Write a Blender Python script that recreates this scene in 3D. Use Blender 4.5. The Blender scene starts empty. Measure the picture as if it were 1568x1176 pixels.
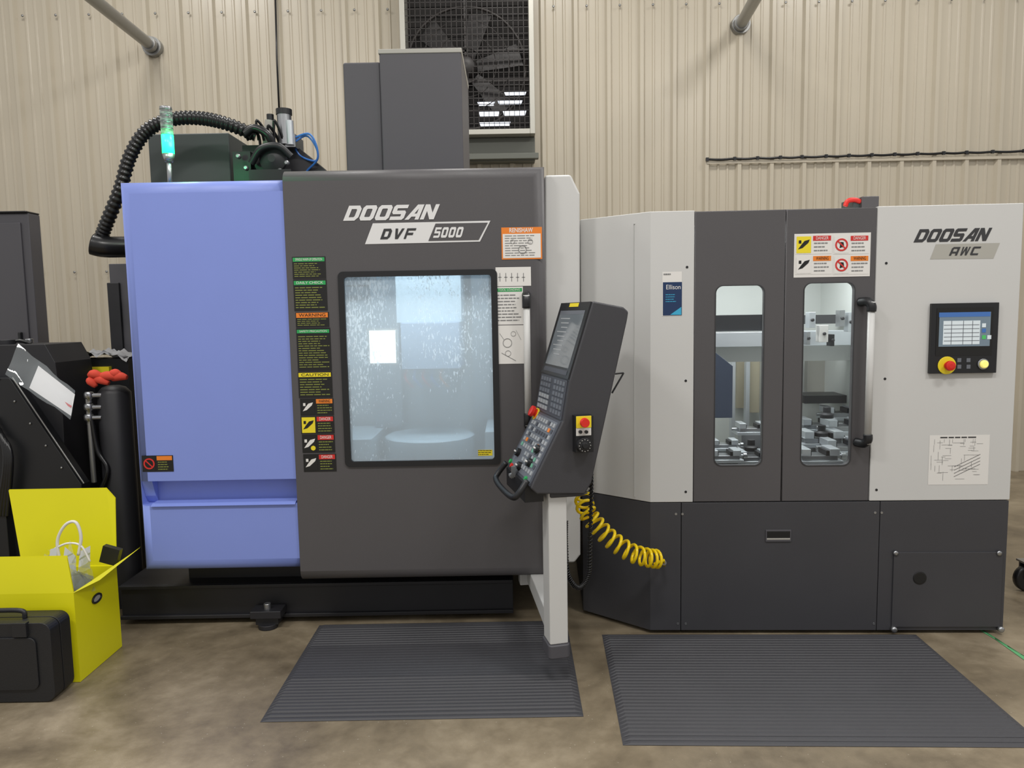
import bpy, bmesh, math, random
from mathutils import Vector, Matrix
random.seed(7)
rad = math.radians

# ------------------------------------------------------------------ camera
F = 1130.0                      # focal length for a 1568 px wide frame
CAM = Vector((0, 0, 1.6))
pt, rl = rad(5.5), rad(1.0)
FW = Vector((0, math.cos(pt), -math.sin(pt)))
U0 = Vector((0, math.sin(pt), math.cos(pt)))
X0 = Vector((1, 0, 0))
RT = X0 * math.cos(rl) - U0 * math.sin(rl)
UP = U0 * math.cos(rl) + X0 * math.sin(rl)
cd = bpy.data.cameras.new('camera')
cd.sensor_width = 36
cd.lens = 36 * F / 1568
cam = bpy.data.objects.new('camera', cd)
bpy.context.collection.objects.link(cam)
M3 = Matrix((RT, UP, -FW)).transposed()
cam.matrix_world = Matrix.Translation(CAM) @ M3.to_4x4()
bpy.context.scene.camera = cam
bpy.context.scene.view_settings.view_transform = 'Standard'

def ray(u, v):
    return FW * F + RT * (u - 784) + UP * (588 - v)

def W(u, v, Y):                 # survey: world point on the vertical plane y=Y
    r = ray(u, v)
    return CAM + r * (Y / r.y)

def FL(u, v, z=0.0):            # survey: point on floor
    r = ray(u, v)
    return CAM + r * ((z - CAM.z) / r.z)

# ------------------------------------------------------------------ materials
def C(rgb):
    o = []
    for c in rgb:
        c /= 255.0
        o.append(c / 12.92 if c <= 0.04045 else ((c + 0.055) / 1.055) ** 2.4)
    return (*o, 1)

def mat(name, rgb, rough=0.5, metal=0.0, var=0.0, vs=4.0, bump=0.0, bs=200.0, emit=0.0, spec=0.5, coat=0.0, ergb=None):
    m = bpy.data.materials.new(name)
    m.use_nodes = True
    nt = m.node_tree
    b = nt.nodes['Principled BSDF']
    b.inputs['Base Color'].default_value = C(rgb)
    b.inputs['Roughness'].default_value = rough
    b.inputs['Metallic'].default_value = metal
    b.inputs['Specular IOR Level'].default_value = spec
    b.inputs['Coat Weight'].default_value = coat
    tc = nt.nodes.new('ShaderNodeTexCoord')
    if var > 0:
        n = nt.nodes.new('ShaderNodeTexNoise')
        n.inputs['Scale'].default_value = vs
        n.inputs['Detail'].default_value = 6
        nt.links.new(tc.outputs['Object'], n.inputs['Vector'])
        mx = nt.nodes.new('ShaderNodeMix'); mx.data_type = 'RGBA'
        c = C(rgb)
        mx.inputs['A'].default_value = (c[0]*(1-var), c[1]*(1-var), c[2]*(1-var), 1)
        mx.inputs['B'].default_value = (min(1, c[0]*(1+var)), min(1, c[1]*(1+var)), min(1, c[2]*(1+var)), 1)
        nt.links.new(n.outputs['Fac'], mx.inputs['Factor'])
        nt.links.new(mx.outputs['Result'], b.inputs['Base Color'])
    if bump > 0:
        n2 = nt.nodes.new('ShaderNodeTexNoise')
        n2.inputs['Scale'].default_value = bs
        nt.links.new(tc.outputs['Object'], n2.inputs['Vector'])
        bp = nt.nodes.new('ShaderNodeBump')
        bp.inputs['Strength'].default_value = bump
        bp.inputs['Distance'].default_value = 0.002
        nt.links.new(n2.outputs['Fac'], bp.inputs['Height'])
        nt.links.new(bp.outputs['Normal'], b.inputs['Normal'])
    if emit > 0:
        b.inputs['Emission Color'].default_value = C(ergb or rgb)
        b.inputs['Emission Strength'].default_value = emit
    return m

m_dark = mat('powdercoat_charcoal', (82, 80, 82), 0.40, var=0.04, bump=0.25, bs=500)
m_pend = mat('pendant_charcoal', (60, 60, 64), 0.42, bump=0.25, bs=500)
m_dark2 = mat('powdercoat_dark_base', (62, 62, 66), 0.45, var=0.12, vs=3, bump=0.2, bs=500)
m_dark3 = mat('column_cover_grey', (80, 79, 84), 0.5, var=0.04)
m_blue = mat('paint_cornflower_blue', (130, 148, 220), 0.40, var=0.03, bump=0.15, bs=500)
m_light = mat('paint_light_grey', (203, 203, 201), 0.42, var=0.02, bump=0.15, bs=500)
m_black = mat('black_plastic', (26, 27, 30), 0.4)
m_base = mat('black_steel_base', (34, 34, 38), 0.5, var=0.2, vs=6)
m_rubber = mat('black_rubber', (20, 20, 22), 0.3)
m_steel = mat('brushed_steel', (170, 172, 175), 0.3, 0.9)
m_alu = mat('machined_aluminium', (205, 210, 215), 0.35, 0.6)
m_zinc = mat('zinc_pipe', (150, 150, 148), 0.35, 0.7)
m_white = mat('label_white', (226, 224, 220), 0.5)
m_lblack = mat('label_black', (18, 18, 18), 0.5)
m_green = mat('label_green', (40, 160, 85), 0.5)
m_orange = mat('label_orange', (232, 130, 40), 0.5)
m_red = mat('label_red', (205, 45, 40), 0.5)
m_yel = mat('label_yellow', (235, 215, 40), 0.5)
m_ytext = mat('label_text_green', (130, 138, 62), 0.5)
m_grtext = mat('label_text_grey', (130, 130, 130), 0.5)
m_silver = mat('silver_lettering', (222, 222, 222), 0.35)
m_letter = mat('dark_lettering', (54, 54, 56), 0.4)
m_badge = mat('badge_warm_grey', (172, 170, 162), 0.4)
m_yellow = mat('yellow_corrugated_plastic', (230, 224, 24), 0.4, var=0.05, vs=3)
m_yhose = mat('yellow_air_hose', (245, 212, 15), 0.25)
m_redp = mat('red_plastic', (215, 40, 30), 0.35)
m_glove = mat('orange_glove', (220, 75, 55), 0.8)
m_liner = mat('enclosure_liner', (170, 186, 196), 0.4)
m_liner2 = mat('enclosure_liner_white', (204, 207, 204), 0.4)
m_navy = mat('navy_sticker', (24, 50, 90), 0.4)
m_cyan = mat('cyan_print', (60, 170, 210), 0.4)
m_cable = mat('blue_cable', (60, 120, 200), 0.4)
m_keys = mat('keypad_grey', (104, 108, 116), 0.5)
m_keyl = mat('keypad_light', (160, 163, 166), 0.5)
m_keyp = mat('keypad_panel', (70, 72, 80), 0.5)
m_keyg = mat('keypad_green', (110, 170, 145), 0.5)
m_scr = mat('display_lcd', (100, 115, 128), 0.12, emit=0.15, ergb=(150, 170, 180))
m_scrp = mat('pendant_lcd', (88, 94, 99), 0.08, emit=0.10, ergb=(190, 200, 205))
m_scrw = mat('display_white_window', (205, 215, 220), 0.3, emit=0.2)
m_scrb = mat('display_blue_bar', (60, 100, 160), 0.3, emit=0.3)
m_scrg = mat('display_green_key', (70, 170, 90), 0.3, emit=0.3)
m_led = mat('led_bar', (255, 255, 255), 0.5, emit=5)
m_gled = mat('stack_lamp_green', (60, 255, 150), 0.3, emit=4, ergb=(20, 255, 120))
m_olive = mat('grey_green_cover', (62, 68, 68), 0.5)
m_sky = mat('daylight_panel', (235, 242, 255), 0.5, emit=0.8)
m_fan = mat('fan_dark_metal', (44, 41, 40), 0.5, 0.1)
m_fan2 = mat('fan_guard_metal', (54, 50, 48), 0.45, 0.2)
m_galv = mat('galvanised_frame', (182, 180, 170), 0.4, 0.3)
m_hood = mat('vent_hood_grey', (98, 100, 92), 0.5)
m_cloth = mat('grey_cloth', (150, 150, 152), 0.9, var=0.2, vs=20)

def glassmat(name, film=0.3, tint=(0.85, 0.93, 0.97), streak=True, filmcol=(0.80, 0.88, 0.92)):
    m = bpy.data.materials.new(name); m.use_nodes = True
    nt = m.node_tree; N = nt.nodes; L = nt.links
    N.clear()
    out = N.new('ShaderNodeOutputMaterial')
    tr = N.new('ShaderNodeBsdfTransparent'); tr.inputs['Color'].default_value = (*tint, 1)
    gl = N.new('ShaderNodeBsdfGlossy'); gl.inputs['Roughness'].default_value = 0.03
    fr = N.new('ShaderNodeFresnel'); fr.inputs['IOR'].default_value = 1.45
    mg = N.new('ShaderNodeMixShader')
    L.new(fr.outputs[0], mg.inputs[0]); L.new(tr.outputs[0], mg.inputs[1]); L.new(gl.outputs[0], mg.inputs[2])
    if film <= 0:
        L.new(mg.outputs[0], out.inputs[0]); return m
    df = N.new('ShaderNodeBsdfDiffuse'); df.inputs[0].default_value = (*filmcol, 1)
    tl = N.new('ShaderNodeBsdfTranslucent'); tl.inputs[0].default_value = (*filmcol, 1)
    a = N.new('ShaderNodeMixShader'); a.inputs[0].default_value = 0.55
    L.new(df.outputs[0], a.inputs[1]); L.new(tl.outputs[0], a.inputs[2])
    mx = N.new('ShaderNodeMixShader')
    L.new(mg.outputs[0], mx.inputs[1]); L.new(a.outputs[0], mx.inputs[2])
    L.new(mx.outputs[0], out.inputs[0])
    if streak:
        tc = N.new('ShaderNodeTexCoord')
        mp = N.new('ShaderNodeMapping'); mp.inputs['Scale'].default_value = (120, 1, 42)
        L.new(tc.outputs['Object'], mp.inputs[0])
        n = N.new('ShaderNodeTexNoise'); n.inputs['Scale'].default_value = 1; n.inputs['Detail'].default_value = 5
        n.inputs['Distortion'].default_value = 0.6
        L.new(mp.outputs[0], n.inputs['Vector'])
        n2 = N.new('ShaderNodeTexNoise'); n2.inputs['Scale'].default_value = 4; n2.inputs['Detail'].default_value = 4
        L.new(tc.outputs['Object'], n2.inputs['Vector'])
        # droplets concentrate high on the pane and run down its left side
        sp = N.new('ShaderNodeSeparateXYZ'); L.new(tc.outputs['Object'], sp.inputs[0])
        hr = N.new('ShaderNodeMapRange'); hr.inputs['From Min'].default_value = 1.0; hr.inputs['From Max'].default_value = 1.85
        hr.inputs['To Min'].default_value = -0.04; hr.inputs['To Max'].default_value = 0.13
        L.new(sp.outputs['Z'], hr.inputs['Value'])
        xr = N.new('ShaderNodeMapRange'); xr.inputs['From Min'].default_value = -0.2; xr.inputs['From Max'].default_value = 0.12
        xr.inputs['To Min'].default_value = 0.08; xr.inputs['To Max'].default_value = 0.0
        L.new(sp.outputs['X'], xr.inputs['Value'])
        ah = N.new('ShaderNodeMath'); ah.operation = 'ADD'
        L.new(hr.outputs[0], ah.inputs[0]); L.new(xr.outputs[0], ah.inputs[1])
        ad = N.new('ShaderNodeMath'); ad.operation = 'MULTIPLY_ADD'; ad.inputs[1].default_value = 0.7
        L.new(n2.outputs['Fac'], ad.inputs[0]); L.new(ah.outputs[0], ad.inputs[2])
        ad2 = N.new('ShaderNodeMath'); ad2.operation = 'ADD'
        L.new(ad.outputs[0], ad2.inputs[0]); L.new(n.outputs['Fac'], ad2.inputs[1])
        cr = N.new('ShaderNodeMapRange'); cr.inputs['From Min'].default_value = 1.0; cr.inputs['From Max'].default_value = 1.08
        cr.inputs['To Min'].default_value = film; cr.inputs['To Max'].default_value = min(1, film + 0.32)
        L.new(ad2.outputs[0], cr.inputs['Value'])
        L.new(cr.outputs[0], mx.inputs[0])
    else:
        mx.inputs[0].default_value = film
    return m
m_glassw = glassmat('coolant_wet_glass', 0.50)
m_glass = glassmat('clear_window_glass', 0.0, tint=(.93, .95, .95))
m_bag = glassmat('clear_plastic_bag', 0.22, streak=False, tint=(0.95, 0.95, 0.97))

# ------------------------------------------------------------------ geometry kit
class Frame:
    def __init__(s, name, o, yaw=0.0):
        s.o = Vector(o); s.yaw = rad(yaw)
        s.ax = Vector((math.cos(s.yaw), math.sin(s.yaw), 0))
        s.ay = Vector((-math.sin(s.yaw), math.cos(s.yaw), 0))
        s.e = bpy.data.objects.new(name, None)
        s.e.empty_display_size = 0.2
        bpy.context.collection.objects.link(s.e)
        s.e.location = s.o; s.e.rotation_euler = (0, 0, s.yaw)
    def m(s, u, v, d=0.0):
        r = ray(u, v); P0 = s.o + s.ay * d
        t = (P0 - CAM).dot(s.ay) / r.dot(s.ay)
        L = CAM + r * t - s.o
        return (L.dot(s.ax), L.z)
    def r(s, u0, v0, u1, v1, d=0.0):
        um, vm = (u0+u1)/2, (v0+v1)/2
        return (s.m(u0, vm, d)[0], s.m(u1, vm, d)[0], s.m(um, v1, d)[1], s.m(um, v0, d)[1])
    def p(s, u, v, d=0.0):
        x, z = s.m(u, v, d); return Vector((x, d, z))

def catmull(pts, n=10):
    pts = [Vector(p) for p in pts]
    P = [pts[0]*2-pts[1]] + pts + [pts[-1]*2-pts[-2]]
    out = []
    for i in range(1, len(P)-2):
        a, b, c, d = P[i-1:i+3]
        for k in range(n):
            t = k/n
            out.append(0.5*((2*b) + (c-a)*t + (2*a-5*b+4*c-d)*t*t + (3*b-a-3*c+d)*t**3))
    out.append(pts[-1]); return out

def frames(pts):
    fr = []; t0 = (pts[1]-pts[0]).normalized()
    nrm = t0.orthogonal().normalized()
    for i, p in enumerate(pts):
        t = (pts[min(i+1, len(pts)-1)] - pts[max(i-1, 0)]).normalized()
        nrm = (nrm - t*nrm.dot(t))
        nrm = nrm.normalized() if nrm.length > 1e-6 else t.orthogonal().normalized()
        fr.append((p, nrm, t.cross(nrm)))
    return fr

def helix(path, r, turns, per=12):
    fr = frames(path); n = turns*per; out = []
    for i in range(n+1):
        f = i/n*(len(fr)-1); k = min(int(f), len(fr)-2); t = f-k
        p = fr[k][0].lerp(fr[k+1][0], t)
        a = 2*math.pi*i/per
        out.append(p + fr[k][1]*r*math.cos(a) + fr[k][2]*r*math.sin(a))
    return out

GL = {
 'O': ([(.14,0),(.86,0),(1,.16),(1,.84),(.86,1),(.14,1),(0,.84),(0,.16)], [[(.30,.27),(.30,.73),(.36,.77),(.64,.77),(.70,.73),(.70,.27),(.64,.23),(.36,.23)]]),
 'D': ([(0,0),(.80,0),(1,.22),(1,.78),(.80,1),(0,1)], [[(.30,.23),(.30,.77),(.64,.77),(.70,.7),(.70,.3),(.64,.23)]]),
 'S': ([(0,0),(.88,0),(1,.12),(1,.50),(.88,.62),(.30,.62),(.30,.77),(1,.77),(1,1),(.12,1),(0,.88),(0,.5),(.12,.38),(.70,.38),(.70,.23),(0,.23)], []),
 'A': ([(0,0),(.30,0),(.42,.2),(.72,.2),(.72,0),(1,0),(1,1),(.54,1)], [[(.54,.4),(.72,.74),(.72,.4)]]),
 'N': ([(0,0),(.28,0),(.28,.56),(.68,0),(1,0),(1,1),(.72,1),(.72,.44),(.32,1),(0,1)], []),
 'V': ([(0,1),(.28,1),(.5,.35),(.72,1),(1,1),(.66,0),(.34,0)], []),
 'F': ([(0,0),(.24,0),(.24,.36),(.85,.36),(.85,.58),(.24,.58),(.24,.79),(1,.79),(1,1),(0,1)], []),
 'W': ([(0,1),(.18,1),(.22,.3),(.41,1),(.59,1),(.78,.3),(.82,1),(1,1),(.9,0),(.68,0),(.5,.6),(.32,0),(.1,0)], []),
 'C': ([(.12,0),(1,0),(1,.21),(.27,.21),(.27,.79),(1,.79),(1,1),(.12,1),(0,.88),(0,.12)], []),
 '5': ([(0,0),(.88,0),(1,.12),(1,.52),(.88,.63),(.27,.63),(.27,.79),(1,.79),(1,1),(0,1),(0,.42),(.73,.42),(.73,.21),(0,.21)], []),
}
GL['0'] = GL['O']
GL['a'] = ([(0,0),(.26,0),(.26,.25),(.74,.25),(.74,0),(1,0),(1,1),(.16,1),(0,.84)], [[(.26,.46),(.26,.79),(.74,.79),(.74,.46)]])

class B:
    def __init__(s, name, parent=None):
        s.name = name; s.parent = parent; s.bm = bmesh.new(); s.mats = []
    def mi(s, m):
        if m not in s.mats: s.mats.append(m)
        return s.mats.index(m)
    def face(s, pts, m, smooth=False):
        vs = [s.bm.verts.new(p) for p in pts]
        f = s.bm.faces.new(vs); f.material_index = s.mi(m); f.smooth = smooth
        return f
    def rect(s, x0, x1, z0, z1, y, m):
        s.face([(x0, y, z0), (x1, y, z0), (x1, y, z1), (x0, y, z1)], m)
    def box(s, x0, x1, y0, y1, z0, z1, m, rot=None):
        s.prism([(x0, z0), (x1, z0), (x1, z1), (x0, z1)], 'y', y0, y1, m)
    def obox(s, c, size, M, m):
        a, b, d = [q/2 for q in size]; c = Vector(c)
        vs = [s.bm.verts.new(c + M @ Vector((i*a, j*b, k*d))) for i in (-1, 1) for j in (-1, 1) for k in (-1, 1)]
        for q in ((0,1,3,2),(4,6,7,5),(0,4,5,1),(2,3,7,6),(0,2,6,4),(1,5,7,3)):
            f = s.bm.faces.new([vs[i] for i in q]); f.material_index = s.mi(m)
    def prism(s, poly, ax, a0, a1, m, smooth=False):
        def P(q, a):
            if ax == 'y': return (q[0], a, q[1])
            if ax == 'x': return (a, q[0], q[1])
            return (q[0], q[1], a)
        A = [s.bm.verts.new(P(q, a0)) for q in poly]
        Bv = [s.bm.verts.new(P(q, a1)) for q in poly]
        n = len(poly); i0 = s.mi(m); fs = []
        fs.append(s.bm.faces.new(A)); fs.append(s.bm.faces.new(Bv[::-1]))
        for i in range(n):
            f = s.bm.faces.new([A[i], Bv[i], Bv[(i+1) % n], A[(i+1) % n]]); f.smooth = smooth; fs.append(f)
        for f in fs: f.material_index = i0
    def tube(s, pts, r, m, seg=10, rfun=None, caps=True):
        fr = frames([Vector(p) for p in pts]); rings = []
        for i, (p, a, b) in enumerate(fr):
            rr = rfun(i) if rfun else r
            rings.append([s.bm.verts.new(p + a*rr*math.cos(2*math.pi*k/seg) + b*rr*math.sin(2*math.pi*k/seg)) for k in range(seg)])
        i0 = s.mi(m)
        for i in range(len(rings)-1):
            for k in range(seg):
                f = s.bm.faces.new([rings[i][k], rings[i][(k+1) % seg], rings[i+1][(k+1) % seg], rings[i+1][k]])
                f.smooth = True; f.material_index = i0
        if caps:
            f = s.bm.faces.new(rings[0][::-1]); f.material_index = i0
            f = s.bm.faces.new(rings[-1]); f.material_index = i0
    def cyl(s, p0, p1, r, m, seg=24, r2=None):
        r2 = r if r2 is None else r2
        s.tube([p0, p1], r, m, seg, rfun=lambda i: r if i == 0 else r2)
    def lathe(s, c, axis, prof, m, seg=24):
        c = Vector(c); a = Vector(axis).normalized(); u = a.orthogonal().normalized(); w = a.cross(u)
        rings = [[s.bm.verts.new(c + a*h + u*r*math.cos(2*math.pi*k/seg) + w*r*math.sin(2*math.pi*k/seg)) for k in range(seg)] for r, h in prof]
        i0 = s.mi(m)
        for i in range(len(rings)-1):
            for k in range(seg):
                f = s.bm.faces.new([rings[i][k], rings[i][(k+1) % seg], rings[i+1][(k+1) % seg], rings[i+1][k]]); f.smooth = True; f.material_index = i0
        s.bm.faces.new(rings[0][::-1]).material_index = i0
        s.bm.faces.new(rings[-1]).material_index = i0
    def addmesh(s, me, m, T=None):
        i0 = s.mi(m); n = len(s.bm.faces); nv = len(s.bm.verts)
        s.bm.from_mesh(me)
        s.bm.faces.ensure_lookup_table(); s.bm.verts.ensure_lookup_table()
        for f in s.bm.faces[n:]: f.material_index = i0
        if T:
            for v in s.bm.verts[nv:]: v.co = T(v.co)
    def plate(s, outer, holes, y0, y1, m):
        cu = bpy.data.curves.new('tmp', 'CURVE'); cu.dimensions = '2D'; cu.fill_mode = 'BOTH'; cu.extrude = abs(y1-y0)/2
        for lp in [outer]+holes:
            sp = cu.splines.new('POLY'); sp.points.add(len(lp)-1); sp.use_cyclic_u = True
            for i, q in enumerate(lp): sp.points[i].co = (q[0], q[1], 0, 1)
        ob = bpy.data.objects.new('tmp', cu); bpy.context.collection.objects.link(ob)
        me = bpy.data.meshes.new_from_object(ob.evaluated_get(bpy.context.evaluated_depsgraph_get()))
        ym = (y0+y1)/2
        s.addmesh(me, m, lambda c: Vector((c.x, ym - c.z, c.y)))
        bpy.data.objects.remove(ob); bpy.data.meshes.remove(me)
    def logo(s, body, x0, x1, z0, z1, y, m, shear=.3, gap=.14, wd=None):
        h = z1-z0; n = len(body); sh = shear*h
        cw = (x1-x0-sh)/(n+gap*(n-1))
        for i, ch in enumerate(body):
            xo = x0+i*cw*(1+gap); o, hs = GL[ch]
            T = lambda q: (xo+q[0]*cw+q[1]*sh, z0+q[1]*h)
            s.plate([T(q) for q in o], [[T(q) for q in hh] for hh in hs], y-.0004, y+.0004, m)
    def text(s, body, x0, x1, z0, z1, y, m, shear=0.0, offset=0.0, T=None):
        cu = bpy.data.curves.new('tmp', 'FONT'); cu.body = body; cu.shear = shear; cu.offset = offset; cu.extrude = 0.0
        ob = bpy.data.objects.new('tmp', cu); bpy.context.collection.objects.link(ob)
        me = bpy.data.meshes.new_from_object(ob.evaluated_get(bpy.context.evaluated_depsgraph_get()))
        xs = [v.co.x for v in me.vertices]; ys = [v.co.y for v in me.vertices]
        if xs:
            ax, bx, ay, by = min(xs), max(xs), min(ys), max(ys)
            sx = (x1-x0)/(bx-ax); sz = (z1-z0)/(by-ay)
            s.addmesh(me, m, lambda c: Vector((x0+(c.x-ax)*sx, y, z0+(c.y-ay)*sz)))
        bpy.data.objects.remove(ob); bpy.data.meshes.remove(me)
    def lines(s, x0, x1, z0, z1, y, m, rows, fill=0.5, words=4):
        h = (z1-z0)/rows
        for i in range(rows):
            zt = z1-h*i-h*0.2; zb = zt-h*fill; x = x0
            end = x0+(x1-x0)*random.uniform(0.65, 1)
            while x < end-0.002:
                w = (x1-x0)*random.uniform(0.08, 0.25); xe = min(end, x+w)
                s.rect(x, xe, zb, zt, y, m); x = xe+(x1-x0)*0.03
    def done(s, bevel=0.0, seg=2, solid=0.0):
        bmesh.ops.recalc_face_normals(s.bm, faces=[f for f in s.bm.faces if all(len(e.link_faces) == 2 for e in f.edges)])
        off = Vector((0, 0, 0))
        if s.parent is None:
            xs = [v.co for v in s.bm.verts]
            off = Vector(((min(v.x for v in xs)+max(v.x for v in xs))/2, (min(v.y for v in xs)+max(v.y for v in xs))/2, min(v.z for v in xs)))
            for v in s.bm.verts: v.co -= off
        me = bpy.data.meshes.new(s.name); s.bm.to_mesh(me); s.bm.free()
        for m in s.mats: me.materials.append(m)
        ob = bpy.data.objects.new(s.name, me); bpy.context.collection.objects.link(ob)
        ob.location = off
        if s.parent: ob.parent = s.parent
        if bevel > 0:
            md = ob.modifiers.new('bevel', 'BEVEL'); md.width = bevel; md.segments = seg; md.limit_method = 'ANGLE'; md.angle_limit = rad(50)
            md.harden_normals = True
        return ob

def rrect(x0, x1, z0, z1, r, n=6):
    o = []
    for cx, cz, a0 in ((x1-r, z0+r, -90), (x1-r, z1-r, 0), (x0+r, z1-r, 90), (x0+r, z0+r, 180)):
        for i in range(n+1):
            a = rad(a0+90*i/n); o.append((cx+r*math.cos(a), cz+r*math.sin(a)))
    return o

def slab(name, parent, x0, x1, y0, y1, z0, z1, r, cuts, m, edges='tblr', seg=6):
    """front slab with rounded front edges and boolean openings"""
    bm = bmesh.new(); bmesh.ops.create_cube(bm, size=1)
    for v in bm.verts:
        v.co = Vector((x0 if v.co.x < 0 else x1, y0 if v.co.y < 0 else y1, z0 if v.co.z < 0 else z1))
    sel = []
    for e in bm.edges:
        c = (e.verts[0].co+e.verts[1].co)/2
        if abs(c.y-y0) < 1e-5:
            if ('t' in edges and abs(c.z-z1) < 1e-5) or ('b' in edges and abs(c.z-z0) < 1e-5) or \
               ('l' in edges and abs(c.x-x0) < 1e-5) or ('r' in edges and abs(c.x-x1) < 1e-5): sel.append(e)
    bmesh.ops.bevel(bm, geom=sel, offset=r, segments=seg, profile=0.5, affect='EDGES')
    for f in bm.faces:
        f.smooth = f.calc_area() < (r*1.2)*max(x1-x0, z1-z0) and abs(f.normal.y) < 0.999
    me = bpy.data.meshes.new(name); bm.to_mesh(me); bm.free(); me.materials.append(m)
    ob = bpy.data.objects.new(name, me); bpy.context.collection.objects.link(ob); ob.parent = parent
    for (a, b, c, d, rr, ya, yb) in cuts:
        k = B('cut'); k.prism(rrect(a, b, c, d, rr), 'y', ya, yb, m)
        bmesh.ops.recalc_face_normals(k.bm, faces=k.bm.faces[:])
        cm = bpy.data.meshes.new('cut'); k.bm.to_mesh(cm); k.bm.free(); cm.materials.append(m)
        co = bpy.data.objects.new('cut', cm); bpy.context.collection.objects.link(co); co.parent = parent
        md = ob.modifiers.new('b', 'BOOLEAN'); md.object = co; md.operation = 'DIFFERENCE'; md.solver = 'EXACT'
        bpy.context.view_layer.update()
        nm = bpy.data.meshes.new_from_object(ob.evaluated_get(bpy.context.evaluated_depsgraph_get()))
        ob.modifiers.clear(); ob.data = nm
        bpy.data.objects.remove(co)
    return ob

# ------------------------------------------------------------------ room
WY = 7.0
b = B('floor'); b.face([(-9, -4, 0), (9, -4, 0), (9, WY+.1, 0), (-9, WY+.1, 0)], m_base); fl = b.done()
mf = bpy.data.materials.new('stained_concrete'); mf.use_nodes = True
nt = mf.node_tree; bs = nt.nodes['Principled BSDF']
tc = nt.nodes.new('ShaderNodeTexCoord')
n1 = nt.nodes.new('ShaderNodeTexNoise'); n1.inputs['Scale'].default_value = 1.3; n1.inputs['Detail'].default_value = 8; n1.inputs['Roughness'].default_value = 0.6
n1.inputs['Distortion'].default_value = 0.8
n2 = nt.nodes.new('ShaderNodeTexNoise'); n2.inputs['Scale'].default_value = 9; n2.inputs['Detail'].default_value = 10; n2.inputs['Roughness'].default_value = 0.65
n3 = nt.nodes.new('ShaderNodeTexNoise'); n3.inputs['Scale'].default_value = 160
for n in (n1, n2, n3): nt.links.new(tc.outputs['Object'], n.inputs['Vector'])
cr = nt.nodes.new('ShaderNodeValToRGB')
cr.color_ramp.elements[0].position = 0.34; cr.color_ramp.elements[0].color = C((88, 78, 63))
cr.color_ramp.elements[1].position = 0.66; cr.color_ramp.elements[1].color = C((156, 143, 121))
e = cr.color_ramp.elements.new(0.5); e.color = C((124, 112, 92))
mm = nt.nodes.new('ShaderNodeMath'); mm.operation = 'MULTIPLY_ADD'; mm.inputs[1].default_value = 0.3
ms = nt.nodes.new('ShaderNodeMath'); ms.operation = 'MULTIPLY'; ms.inputs[1].default_value = 0.7
nt.links.new(n1.outputs['Fac'], ms.inputs[0]); nt.links.new(n2.outputs['Fac'], mm.inputs[0]); nt.links.new(ms.outputs[0], mm.inputs[2])
nt.links.new(mm.outputs[0], cr.inputs[0])
# scattered metal chips / pale specks
vo = nt.nodes.new('ShaderNodeTexVoronoi'); vo.inputs['Scale'].default_value = 26
nt.links.new(tc.outputs['Object'], vo.inputs['Vector'])
lt = nt.nodes.new('ShaderNodeMath'); lt.operation = 'LESS_THAN'; lt.inputs[1].default_value = 0.06
nt.links.new(vo.outputs['Distance'], lt.inputs[0])
sm = nt.nodes.new('ShaderNodeMath'); sm.operation = 'MULTIPLY'; sm.inputs[1].default_value = 0.35
nt.links.new(lt.outputs[0], sm.inputs[0])
mxs = nt.nodes.new('ShaderNodeMix'); mxs.data_type = 'RGBA'; mxs.inputs['B'].default_value = C((205, 200, 188))
nt.links.new(sm.outputs[0], mxs.inputs['Factor']); nt.links.new(cr.outputs[0], mxs.inputs['A'])
nt.links.new(mxs.outputs['Result'], bs.inputs['Base Color'])
rr = nt.nodes.new('ShaderNodeMapRange'); rr.inputs['To Min'].default_value = 0.22; rr.inputs['To Max'].default_value = 0.55
nt.links.new(n2.outputs['Fac'], rr.inputs['Value']); nt.links.new(rr.outputs[0], bs.inputs['Roughness'])
bp = nt.nodes.new('ShaderNodeBump'); bp.inputs['Strength'].default_value = 0.15; bp.inputs['Distance'].default_value = 0.003
nt.links.new(n3.outputs['Fac'], bp.inputs['Height']); nt.links.new(bp.outputs[0], bs.inputs['Normal'])
fl.data.materials.clear(); fl.data.materials.append(mf)

m_wall = mat('wall_steel_beige', (188, 179, 161), 0.30, 0.0, var=0.05, vs=1.5, bump=0.1, bs=6)
b = B('wall_back')
prof = []; x = -9.0; per = 0.30
while x < 9.0:
    prof += [(x, 0), (x+.018, -.034), (x+.050, -.034), (x+.068, 0), (x+.13, 0), (x+.138, -.009), (x+.152, -.009), (x+.160, 0), (x+.215, 0), (x+.223, -.009), (x+.237, -.009), (x+.245, 0)]
    x += per
for i in range(len(prof)-1):
    a, c = prof[i], prof[i+1]
    b.face([(a[0], WY+a[1], 0), (c[0], WY+c[1], 0), (c[0], WY+c[1], 6.5), (a[0], WY+a[1], 6.5)], m_wall)
# rows of screw heads
for zz in (2.05, 4.35):
    x = -5.0
    while x < 5.6:
        b.lathe((x+.034, WY-.034, zz), (0, -1, 0), [(.012, 0), (.012, .004), (.005, .008)], m_zinc, 8); x += .3
wall = b.done()

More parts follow.
